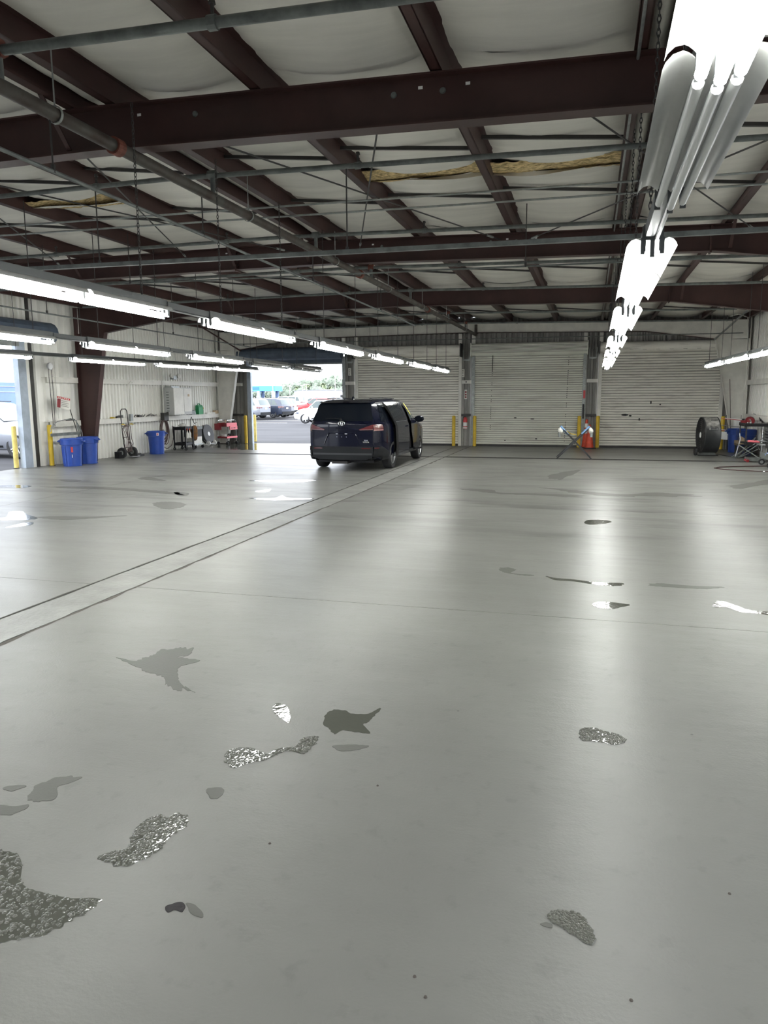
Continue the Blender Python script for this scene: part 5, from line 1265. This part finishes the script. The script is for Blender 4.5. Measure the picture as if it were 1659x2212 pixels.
for y in(-.5,.2): MB().bb(-.14,-.09,y-.03,y+.03,.0,.30).build('leg','dark',o)
for y in(-.5,.2): MB().bb(.19,.24,y-.03,y+.03,.0,.34).build('leg','dark',o)
item('tote_box','dark blue plastic tote on the floor under the wooden dolly','tote',(4.48,24.45,0),[(MB().bb(-.10,.16,-.35,.1,0,.22),'tote_body',mat('navy_plastic',(.015,.02,.06),.4)),(MB().bb(-.12,.18,-.37,.12,.22,.25),'tote_lid','black')])
item('wood_block','pale wooden block standing on the wooden dolly','block',(4.40,24.55,.42),[(MB().prism([(-.05,0),(.08,0),(.08,.08),(.0,.13),(-.05,.11)],'Y',-.12,.10),'block','cream')])
# floor creepers, jacks and stands
o=thing('folding_stand','folded steel panel stand with red pad in front of the wooden dolly','panel stand',(4.25,22.9,0))
m=MB(); m.tube([(-.25,.1,.02),(-.15,.05,.55),(-.18,.05,.72)],.016,8); m.build('upright_leg','alu',o,smooth=True)
for a,b in(((-.30,.3,.02),(.20,-.2,.45)),((-.30,-.1,.02),(.25,.1,.60)),((-.15,.2,.02),(.35,-.3,.50)),((-.05,.35,.03),(.30,-.2,.30)),((-.2,.0,.4),(.3,-.2,.05))): MB().beam(a,b,.025,.025).build('strut','pipe',o)
MB().tube([(.02,-.05,.50),(.32,-.1,.49)],.035,10).build('red_pad','pink',o)
MB().bb(-.02,.30,-.16,.2,.38,.47).build('black_bracket','black',o)
item('floor_jack','low grey and red floor jack beside the folded stand','jack',(4.35,21.9,0),[(MB().bb(-.28,.25,-.14,-.10,.03,.12),'side_plate','pipe'),(MB().bb(-.28,.25,.10,.14,.03,.12),'side_plate','pipe'),(MB().cyl((-.1,-.09,.08),(.2,-.09,.08),.04,n=10),'hydraulic_ram','alu'),(MB().cyl((-.25,-.17,.04),(-.25,.17,.04),.04,n=12),'front_roller','dred'),(MB().cyl((.22,-.17,.04),(.22,.17,.04),.04,n=12),'rear_roller','dark')])
# right edge cart
o=thing('utility_cart','grey wheeled utility cart with drawers at the right edge of the picture','cart',(4.55,20.55,0))
m=MB(); m.bb(-.30,.32,-.62,.55,.20,.24); m.prism([(-.62,.24),(.55,.24),(.55,.34),(-.62,.34)],'X',-.30,-.285); m.build('base_tray','pipe',o)
for x in(-.26,.28):
    for y in(-.52,.45):
        w=MB().lathe([(.04,-.02),(.075,-.022),(.08,0),(.075,.022),(.04,.02)],(x,y,.08),'Y',20,close=True).build('caster','rubber',o,smooth=40); MB().lathe([(0,-.016),(.04,-.016),(.04,.016),(0,.016)],(x,y,.08),'Y',12).build('caster_hub','galv',w)
        MB().bb(x-.02,x+.02,y-.02,y+.02,.14,.20).build('caster_fork','galv',o)
for y in(-.58,.52): MB().cyl((-.27,y,.22),(-.27,y,.98),.013,n=8).build('cart_post','alu',o)
for y in(-.58,.52): MB().cyl((.30,y,.22),(.30,y,.98),.013,n=8).build('cart_post','alu',o)
for k in range(5):
    z=.58+.075*k; q=MB().bb(-.27,.28,-.55,.50,z,z+.06).build('drawer','blackm',o); MB().bb(-.29,-.27,-.5,.45,z+.02,z+.035).build('drawer_handle','chrome',q)
MB().bb(-.40,-.27,.10,.50,.52,.56).build('open_drawer','alu',o); MB().bb(-.40,-.27,.10,.50,.62,.635).build('open_drawer','alu',o)
item('plastic_bag','crumpled white plastic bag on the right edge utility cart','bag',(4.42,20.10,.24),[(MB().grid(lambda u,v:(.13*math.cos(2*PI*u)*math.sin(PI*v)**.7*(1+.3*noise.noise(Vector((u*4,v*4,9)))),.18*math.sin(2*PI*u)*math.sin(PI*v)**.7,.15-.15*math.cos(PI*v)),16,10),'bag_body','white')])
item('cloth','blue and white cloth on the front of the right edge utility cart','cloth',(4.38,20.45,.24),[(MB().grid(lambda u,v:(.14*math.cos(2*PI*u)*math.sin(PI*v)**.7,.14*math.sin(2*PI*u)*math.sin(PI*v)**.7*(1+.3*math.sin(6*u)),.06-.06*math.cos(PI*v)),14,8),'cloth_folds',mat('bright_blue_cloth',(.05,.16,.55),.8,col2=(.6,.65,.7),vscale=14,thr=(.40,.55)))])
# conduit and chain on the right wall/corner
conduit('pale conduit running down the right corner column',[(4.15,26.2,4.25),(4.33,25.9,4.28),(4.55,25.6,4.15),(4.62,25.6,3.2),(4.62,25.6,2.2),(4.56,25.6,1.6),(4.58,25.6,.95)],.014,'whitepaint')
o=thing('chain_hoist_wheel','dark chain wheel beside the third rolling door','chain wheel',(4.42,26.8,2.55)); MB().lathe([(0,-.03),(.10,-.03),(.11,0),(.10,.03),(0,.03)],(0,0,0),'Y',14).build('wheel_disc','dark',o,smooth=40); MB().tube([(-.09,0,0),(-.08,0,-.8),(-.02,0,-1.5)],.007,5).build('hand_chain','dark',o); MB().tube([(.09,0,0),(.10,0,-.8),(.12,0,-1.6)],.007,5).build('hand_chain','rust',o)
# long pale bars leaning at the columns
conduit('brown pole leaning beside the right corner column',[(4.45,26.4,.02),(4.30,26.5,2.3)],.009,'primer2')
# roll-up tie at big drum left: small floor debris near camera
def pebble(label,x,y,r):
    o=thing('pebble',label,'debris',(x,y,0),0,'loose grit on the floor'); MB().lathe([(0,0),(r,.0),(r*.8,r*.6),(0,r*.8)],(0,0,0),'Z',7).build('chip','joint',o)
for i_,(x,y) in enumerate(((-.42,1.95),(-.47,2.02),(-1.2,2.55),(.18,2.1),(.55,2.7),(-.9,3.1))): pebble(('left one of two adjoining grit specks nearest the camera','right one of two adjoining grit specks nearest the camera','dark grit speck just above the oily spot at the lower left','dark grit speck between the two puddles of the lower right','dark grit speck on the bare floor at the far lower right','dark grit speck left of centre above the puddles')[i_],x,y,.006)
PUDDLES=[
 ('large wet puddle at the lower left edge with beaded glittering surface', 'wet', [(-2.275, 2.174),(-2.168, 2.228),(-2.075, 2.167),(-2.008, 2.084),(-1.911, 2.055),(-1.769, 2.053),(-1.676, 2.073),(-1.651, 2.021),(-1.68, 1.941),(-1.734, 1.868),(-1.806, 1.822),(-1.898, 1.779),(-1.994, 1.88),(-1.935, 1.945),(-2.06, 1.949)]),
 ('elongated glittering puddle in front of the lower left corner', 'wet', [(-1.814, 2.282),(-1.799, 2.327),(-1.746, 2.373),(-1.779, 2.453),(-1.794, 2.544),(-1.759, 2.612),(-1.704, 2.615),(-1.684, 2.658),(-1.621, 2.627),(-1.595, 2.572),(-1.62, 2.496),(-1.613, 2.399),(-1.651, 2.31),(-1.697, 2.262)]),
 ('dark blotch of water with ragged right tip at the left edge', 'dry', [(-2.418, 2.593),(-2.451, 2.676),(-2.425, 2.754),(-2.378, 2.793),(-2.297, 2.806),(-2.316, 2.747),(-2.346, 2.704),(-2.29, 2.627),(-2.349, 2.571)]),
 ('faint curved wet streak touching the left edge below the ragged blotch', 'dry', [(-2.554, 2.492),(-2.422, 2.512),(-2.368, 2.541),(-2.364, 2.488),(-2.391, 2.451),(-2.498, 2.433)]),
 ('small flat wet dash left of the ragged blotch', 'dry', [(-2.586, 2.623),(-2.573, 2.652),(-2.512, 2.677),(-2.495, 2.664),(-2.529, 2.617)]),
 ('two lobed wet patch with a shiny dark left lobe', 'wet', [(-1.737, 3.205),(-1.733, 3.258),(-1.644, 3.292),(-1.537, 3.258),(-1.5, 3.32),(-1.419, 3.373),(-1.424, 3.448),(-1.387, 3.503),(-1.343, 3.492),(-1.33, 3.408),(-1.354, 3.306),(-1.446, 3.313),(-1.513, 3.204),(-1.575, 3.148),(-1.623, 3.082),(-1.682, 3.11)]),
 ('wet patch with a pointed tail rising to the right', 'wet', [(-1.379, 3.67),(-1.398, 3.831),(-1.315, 3.859),(-1.262, 3.827),(-1.172, 3.851),(-1.129, 3.942),(-1.12, 3.891),(-1.14, 3.746),(-1.157, 3.711),(-1.093, 3.615),(-1.165, 3.608),(-1.245, 3.61),(-1.274, 3.556),(-1.335, 3.622)]),
 ('thin wet smear below the patch with the pointed tail', 'dry', [(-1.237, 3.421),(-1.167, 3.456),(-1.072, 3.476),(-1.054, 3.459),(-1.123, 3.399),(-1.181, 3.383)]),
 ('small round damp spot right of the left edge puddles', 'dry', [(-1.658, 2.862),(-1.629, 2.891),(-1.583, 2.89),(-1.565, 2.836),(-1.584, 2.794),(-1.622, 2.813)]),
 ('branching dark wet stain in the left middle of the floor', 'dry', [(-3.113, 4.29),(-2.986, 4.266),(-2.945, 4.372),(-2.936, 4.504),(-2.849, 4.578),(-2.734, 4.587),(-2.681, 4.47),(-2.729, 4.409),(-2.55, 4.379),(-2.618, 4.252),(-2.543, 4.097),(-2.447, 3.975),(-2.319, 3.9),(-2.419, 3.889),(-2.53, 3.938),(-2.631, 4.057),(-2.822, 4.127)]),
 ('bright glinting puddle on the right with streaked edge', 'wet', [(0.002, 3.928),(0.026, 3.975),(0.082, 3.99),(0.154, 3.956),(0.218, 3.927),(0.239, 3.877),(0.186, 3.82),(0.117, 3.823),(0.058, 3.829),(0.018, 3.819)]),
 ('crescent shaped glittering puddle at the lower right', 'wet', [(-0.084, 2.418),(-0.058, 2.44),(0.005, 2.454),(0.04, 2.427),(0.068, 2.365),(0.071, 2.31),(0.041, 2.313),(0.008, 2.337),(-0.039, 2.371),(-0.074, 2.385)]),
 ('tiny wet dash left of the crescent puddle', 'dry', [(-0.106, 2.364),(-0.086, 2.374),(-0.065, 2.368),(-0.069, 2.353),(-0.097, 2.355)]),
 ('black oily spot at the lower left', 'oil', [(-1.402, 2.101),(-1.39, 2.124),(-1.36, 2.137),(-1.335, 2.119),(-1.33, 2.093),(-1.362, 2.096),(-1.38, 2.077)]),
 ('damp smudge beside the black oily spot', 'dry', [(-1.342, 2.137),(-1.309, 2.138),(-1.259, 2.109),(-1.252, 2.087),(-1.292, 2.093)]),
 ('shiny little puddle above the two lobed patch', 'wet', [(-1.745, 3.814),(-1.719, 3.855),(-1.663, 3.828),(-1.588, 3.703),(-1.57, 3.62),(-1.641, 3.676),(-1.7, 3.725)]),
 ('glinting puddle below the lamp reflection in the middle right', 'wet', [(-0.037, 10.877),(0.046, 11.104),(0.273, 11.117),(0.334, 10.966),(0.204, 10.774),(0.015, 10.689)]),
 ('broken line of wet footprints across the right middle, left stretch', 'dry', [(-0.871, 7.634),(-0.824, 7.734),(-0.698, 7.678),(-0.728, 7.5),(-0.515, 7.472),(-0.557, 7.42),(-0.774, 7.489)]),
 ('broken line of wet footprints across the right middle, centre stretch', 'wet', [(-0.377, 7.466),(-0.305, 7.404),(-0.102, 7.377),(0.117, 7.319),(0.355, 7.342),(0.287, 7.215),(0.074, 7.233),(-0.101, 7.301),(-0.278, 7.314)]),
 ('broken line of wet footprints across the right middle, right stretch', 'dry', [(0.587, 7.327),(0.678, 7.424),(0.803, 7.418),(1.008, 7.398),(1.277, 7.43),(1.078, 7.309),(0.751, 7.297)]),
 ('wet splash with a white shining tail at the right edge', 'wet', [(1.084, 6.792),(1.16, 6.903),(1.267, 6.779),(1.354, 6.656),(1.593, 6.62),(1.565, 6.491),(1.406, 6.558),(1.268, 6.578),(1.18, 6.698),(1.085, 6.673)]),
 ('small pair of wet marks under the footprint line', 'wet', [(0.073, 6.518),(0.152, 6.614),(0.383, 6.582),(0.303, 6.473),(0.225, 6.395),(0.111, 6.424)]),
 ('long thin wet trail left of the trench line', 'dry', [(-8.177, 9.388),(-7.853, 9.558),(-7.4, 9.621),(-6.928, 9.826),(-7.216, 9.485),(-7.543, 9.275),(-8.009, 9.339)]),
 ('white glaring puddle at the left edge beside the open door', 'wet', [(-8.988, 9.193),(-8.601, 9.241),(-8.952, 9.725),(-8.841, 9.852),(-8.449, 9.555),(-8.124, 9.356),(-8.092, 9.142),(-8.747, 8.941)]),
 ('second narrow glaring puddle at the left edge', 'wet', [(-7.918, 8.49),(-7.954, 8.798),(-7.885, 8.979),(-7.726, 8.812),(-7.78, 8.601)]),
 ('wide wet streak far left near the open side door', 'wet', [(-12.206, 12.558),(-11.654, 12.85),(-11.183, 12.79),(-11.101, 12.485),(-11.633, 12.443),(-12.014, 12.357)]),
 ('looping wet trail in the left middle distance', 'dry', [(-10.742, 12.727),(-10.037, 12.969),(-9.135, 12.934),(-8.139, 12.704),(-7.583, 12.542),(-7.497, 12.282),(-8.067, 12.43),(-9.04, 12.647),(-10.016, 12.654)]),
 ('grey damp fan shaped stain left of the trench', 'dry', [(-7.213, 11.097),(-7.143, 11.346),(-6.787, 11.312),(-6.549, 11.029),(-6.542, 10.655),(-6.824, 10.693)]),
 ('sharp white puddle above the fan shaped stain', 'wet', [(-7.671, 12.521),(-7.559, 12.619),(-7.31, 12.464),(-7.187, 12.152),(-7.305, 12.124)]),
 ("upper shining puddle behind the dark minivan's left rear wheel", 'wet', [(-7.139, 14.752),(-6.578, 14.971),(-6.112, 15.169),(-5.717, 15.071),(-6.008, 14.645),(-6.495, 14.535)]),
 ('lower shining puddle left of the trench near the minivan', 'wet', [(-5.882, 12.131),(-5.472, 12.227),(-5.46, 12.619),(-5.234, 12.346),(-4.714, 12.341),(-4.971, 12.096),(-5.428, 11.928)]),
 ('narrow shining puddle between the two near the minivan', 'wet', [(-6.234, 13.069),(-6.104, 13.32),(-6.076, 13.478),(-5.951, 13.134),(-6.011, 12.904)]),
 ('long wet smear crossing the right middle distance, left part', 'dry', [(-2.458, 14.307),(-1.822, 14.303),(-1.599, 13.923),(-0.915, 13.943),(-0.163, 13.849),(-0.318, 13.555),(-0.815, 13.698),(-1.575, 13.722),(-1.956, 13.981)]),
 ('long wet smear crossing the right middle distance, right part', 'dry', [(-0.797, 14.839),(-0.348, 14.641),(0.082, 14.38),(0.655, 14.171),(1.248, 14.58),(1.859, 14.318),(1.676, 14.083),(1.044, 14.0),(0.403, 13.85),(-0.253, 14.233)]),
 ('wet patch in front of the long floor grate', 'dry', [(-0.915, 16.906),(-0.602, 18.026),(-0.239, 18.561),(-0.328, 17.651),(-0.494, 16.999),(-0.592, 16.403)]),
 ('damp patch at the far right below the air hose', 'dry', [(2.729, 15.954),(2.981, 16.334),(3.299, 16.742),(3.697, 17.362),(3.905, 17.051),(3.519, 16.456),(3.186, 16.058),(2.838, 15.519)]),
 ('standing water sheet at the open rear door threshold', 'wet', [(-13.445, 24.503),(-13.738, 26.063),(-13.044, 27.069),(-11.091, 27.128),(-10.107, 26.181),(-8.983, 23.256),(-10.18, 23.239),(-11.316, 23.465),(-12.064, 23.551)]),
 ('thin wet streak behind the left trash cans', 'dry', [(-11.352, 13.902),(-11.21, 14.029),(-10.827, 13.926),(-10.797, 13.656),(-11.06, 13.688)]),
 ('wet streak in front of the lone blue trash can', 'dry', [(-9.775, 14.543),(-9.793, 14.938),(-9.151, 14.49),(-8.917, 14.261),(-9.25, 14.279)])]
# ================================================================ outside
gr=struct(MB().bb(-260,120,-60,420,-.16,-.13).build('ground_outside','asphalt')); 
gr['kind']='structure'; gr.name='floor_outside'
# apron up to the openings
a=struct(MB().bb(-60,XL-.1,YF-8,YB+20,-.13,-.012).build('floor_apron','asphalt')); b=struct(MB().bb(XL-.1,12,YB+.1,YB+40,-.13,-.012).build('floor_apron','asphalt'))
m=MB()
for k in range(7): m.bb(-34,-22,52+5.2*k,52.12+5.2*k,-.13,-.124)
m.build('lane_mark','whitepaint',gr)
def tree(label,x,y,h,r,group,seed,kind='round'):
    t=thing('tree',label,'tree',(x,y,0),0,group); rr=random.Random(seed)
    MB().cyl((0,0,0),(0,0,h*.5),r*.07,r*.04,n=7).build('trunk','trunk',t)
    m=MB()
    # crown: clustered leaf-clump shells of small displaced facets
    for c in range(7):
        a=rr.random()*6.28; d=r*.55*rr.random(); cx,cy,cz=d*math.cos(a),d*math.sin(a),h*(.55+.35*rr.random()); q=r*(.40+.25*rr.random())
        m.grid(lambda u,v:(cx+q*math.cos(2*PI*u)*math.sin(PI*v)*(1+.35*noise.noise(Vector((u*9,v*9,seed+c)))),cy+q*math.sin(2*PI*u)*math.sin(PI*v)*(1+.35*noise.noise(Vector((u*9,v*9,seed+c+9)))),cz+q*.85*-math.cos(PI*v)*(1+.25*noise.noise(Vector((u*8,v*8,seed+c+4))))),14,9)
    # loose leaves
    for k in range(260):
        a=rr.random()*6.28; b=rr.random()*3.14; q=r*(.75+.45*rr.random()); p=Vector((q*math.cos(a)*math.sin(b),q*math.sin(a)*math.sin(b),h*.68+q*.75*math.cos(b)*.8)); s_=r*.05*(1+rr.random())
        u=Vector((rr.random()-.5,rr.random()-.5,rr.random()-.5)).normalized()*s_; w=u.orthogonal().normalized()*s_
        m.add([p-u,p+w,p+u,p-w],[(0,1,2,3)])
    m.build('crown','leaf2',t,fix=False); return t
def palm(label,x,y,h,group,seed):
    t=thing('palm_tree',label,'palm tree',(x,y,0),0,group); rr=random.Random(seed)
    MB().tube([(0,0,0),(.1,0,h*.5),(0,0,h*.82)],.22,7).build('trunk','trunk',t)
    m=MB()
    for k in range(30):
        a=2*PI*k/30*3.1+rr.random(); el=rr.uniform(-.7,1.1); L=h*.24*rr.uniform(.8,1.1); pts=[]
        for q in range(5):
            s_=q/4; pts.append(Vector((math.cos(a)*L*s_*math.cos(el*.8),math.sin(a)*L*s_*math.cos(el*.8),h*.83+L*s_*math.sin(el)-L*.7*s_*s_)))
        sd=Vector((-math.sin(a),math.cos(a),0)); vs=[]
        for q,p in enumerate(pts): w=h*.045*math.sin(PI*min(1,(q+.6)/4.6)); vs+=[p-sd*w,p+sd*w]
        m.add(vs,[(2*q,2*q+1,2*q+3,2*q+2) for q in range(4)])
    m.build('frond_crown','palm',t,fix=False); return t
rng=random.Random(3)
k=0; ORD='leftmost,second,third,fourth,fifth,sixth,seventh,eighth,ninth,tenth,eleventh,twelfth,thirteenth,fourteenth'.replace('leftmost','first').split(',')
for x in range(-176,-100,6):
    f=(x+176)/76; h=6.0+6.2*min(1,f*1.7)*(1-.25*max(0,f-.7)); 
    nm='broad tree of the far wooded rise, %s from the left'%ORD[k]
    tree(nm,x+rng.uniform(-1.5,1.5),372+rng.uniform(-6,6),h*rng.uniform(.9,1.08),5.2,'trees of the far wooded rise',k); k+=1
for x in range(-112,-66,4):
    tree('low tree of the green belt behind the blue portal, %s from the left'%ORD[k-13],x+rng.uniform(-1,1),248+rng.uniform(-4,4),4.2*rng.uniform(.8,1.15),3.0,'trees of the nearer green belt',k+50); k+=1
PL=[(-104.8,6.4,'leftmost palm, just right of the first lamp pole'),(-100.6,7.4,'tall palm second from the left above the warehouse'),(-98.2,6.4,'shorter palm just right of the tall second palm'),(-94.6,7.6,'tallest palm on the right above the warehouse'),(-91.4,6.2,'rightmost low palm beside the doorway edge'),(-119.5,5.6,'small palm in front of the blue portal')]
for i,(x,h,l) in enumerate(PL): palm(l,x,258 if i<5 else 226,h,'palm trees beyond the lot',i)
# blue portal building
o=thing('portal_building','bright blue dealership portal with open bays, left in the rear doorway','building',(-106,230,0))
MB().bb(-11.5,6.2,-3,3,3.75,5.45).build('fascia','skyblue',o); MB().bb(-3.6,.6,-3.06,-3.0,4.2,5.1).build('fascia_sign',mat('deep_blue_panel',(.05,.20,.60),.5),o)
for x in(-11,-5.0,.2,5.4): MB().bb(x-.5,x+.5,-3,-2.2,0,3.75).build('portal_post',mat('pale_blue_post',(.40,.55,.75),.5) if x>-10 else 'skyblue',o); MB().bb(x-1.3,x-.5,2.2,3,0,3.75).build('rear_post','trailer',o)
MB().bb(-11.5,6.2,-3,3,5.45,5.6).build('roof_cap','whitepaint',o)
# white warehouse
o=thing('warehouse','long low white warehouse beyond the parked cars','building',(-75,200,0))
m=MB(); m.prism([(-7,0),(9,0),(9,3.35),(0,3.75),(-7,3.45)],'Y',0,30); m.build('wall_shell','ware',o)
m=MB(); m.beam((-7.2,14.9,3.52),(0,14.9,3.83),31,.12); m.beam((0,14.9,3.83),(9.2,14.9,3.42),31,.12); 
m=MB(); m.prism([(-7.3,3.45),(0,3.78),(9.3,3.37),(9.3,3.5),(0,3.92),(-7.3,3.6)],'Y',-.3,30.3); m.build('roof','galv',o)
MB().bb(6.9,8.6,-.06,0,0,2.3).build('doorway','dark',o)
MB().bb(9,16,2,12,0,2.6).build('annex','ware',o); MB().bb(9,16,1.7,12,2.6,3.1).build('annex_roof','darkp',o)
# light poles
for i,(x,y,h,l) in enumerate(((-62.5,150,4.1,'white lamp pole left of the wooded rise'),(-59.6,150,4.2,'double-headed lamp pole in front of the wooded rise'),(-52.2,150,6.9,'tall thin lamp pole right of the centre of the rear doorway'),(-54.8,140,4.2,'short lamp pole in front of the warehouse'),(-70.0,158,5.8,'very thin mast above the gap right of the blue portal'))):
    o=thing('lamp_pole',l,'lamp post',(x,y,0)); MB().cyl((0,0,0),(0,0,h),.09,.05,n=8).build('pole','whitepaint',o)
    MB().bb(-.55,.55,-.15,.15,h,h+.12).build('lamp_head','whitepaint',o)
    MB().lathe([(0,-.2),(.2,0),(0,.2)],(0,0,h-.5),'Z',8).build('lamp_globe','white',o)
# blue trailer outside the left doorway
o=thing('box_trailer','long blue box trailer standing beyond the cars outside the left doorway','trailer',(-30,29,0),0)
m=MB(); m.bb(-1.3,1.3,-12,13,.75,2.62); m.build('trailer_box','trailer',o)
for z in(2.40,2.12,1.0): MB().bb(1.3,1.33,-12,13,z,z+.03).build('side_rail','bluepaint',o)
for y in range(-11,13,3): MB().bb(1.3,1.315,y,y+.04,.8,2.4).build('panel_seam','bluepaint',o)
MB().bb(-1.2,1.2,-12,13,.55,.75).build('chassis','dark',o)
for y in(-9,-7.8,9.5,10.7):
    for x in(-1.05,1.05): wheel(o,x,y,.45,1 if x>0 else -1)
MB().bb(1.33,1.36,.0,.3,1.25,1.5).build('white_decal','label',o)
# ================================================================ water on the floor
def smooth_poly(pts,n=4):
    out=[]; L=len(pts)
    for i in range(L):
        p0,p1,p2,p3=[Vector(pts[(i+d)%L]) for d in(-1,0,1,2)]
        for k in range(n):
            t=k/n; out.append(.5*((2*p1)+(-p0+p2)*t+(2*p0-5*p1+4*p2-p3)*t*t+(-p0+3*p1-3*p2+p3)*t*t*t))
    return out
for i,(lab,ty,pts) in enumerate(PUDDLES):
    pts=smooth_poly(pts,12); c=sum((Vector((p[0],p[1])) for p in pts),Vector((0,0)))/len(pts)
    size=max((Vector((p[0],p[1]))-c).length for p in pts)
    vs=[]
    for k,p in enumerate(pts):
        d=Vector((p[0],p[1]))-c; q=noise.noise(Vector((p[0]*14/max(.4,size),p[1]*14/max(.4,size),i)))*(.07 if ty=='wet' else .16)+noise.noise(Vector((p[0]*6,p[1]*6,i+7)))*(.04 if size<.8 else .18)+noise.noise(Vector((p[0]*26,p[1]*26,i+3)))*.06+noise.noise(Vector((p[0]*50,p[1]*50,i)))*(.03 if ty=='wet' else .07)
        vs.append((d.x*(1+q),min(d.y*(1+q),26.85-c.y)))
    h=.0016; bm=bmesh.new(); top=[bm.verts.new((x,y,h)) for x,y in vs]; bm.faces.new(top)
    me=bpy.data.meshes.new('water_film'); 
    bmesh.ops.triangulate(bm,faces=bm.faces[:]); 
    cen=None
    n=len(vs); ring=[bm.verts.new((x*1.004,y*1.004,.0002)) for x,y in vs]
    for k in range(n):
        try: bm.faces.new((top[k],top[(k+1)%n],ring[(k+1)%n],ring[k]))
        except ValueError: pass
    bmesh.ops.recalc_face_normals(bm,faces=bm.faces)
    bm.to_mesh(me); bm.free()
    if sum(p.normal.z for p in me.polygons)<0: me.flip_normals()
    me.materials.append(MT[ty]); o=link('puddle',me,None,(c.x,c.y,0)); tag(o,lab,'puddle','water and damp marks on the floor' if ty!='oil' else None)

    if ty=='wet' and i in (0,1,5,10,11):
        # beaded droplets standing on the film
        rr=random.Random(i); m=MB(); poly=[Vector(v) for v in vs]; nn=len(poly); k=0; tries=0
        xmin=min(v[0] for v in vs); xmax=max(v[0] for v in vs); ymin=min(v[1] for v in vs); ymax=max(v[1] for v in vs)
        while k<520 and tries<4000:
            tries+=1; x=rr.uniform(xmin,xmax); y=rr.uniform(ymin,ymax); ins=False; j=nn-1
            for q in range(nn):
                a_,b_=poly[q],poly[j]
                if (a_.y>y)!=(b_.y>y) and x<(b_.x-a_.x)*(y-a_.y)/(b_.y-a_.y)+a_.x: ins=not ins
                j=q
            if not ins: continue
            r_=rr.uniform(.0035,.009); hh=r_*.45
            m.lathe([(r_,0),(r_*.86,hh*.5),(r_*.5,hh*.86),(.0002,hh)],(x,y,.0014),'Z',8); k+=1
        bo=m.build('water_beads','bead',o,smooth=180); bo['kind']='stuff'
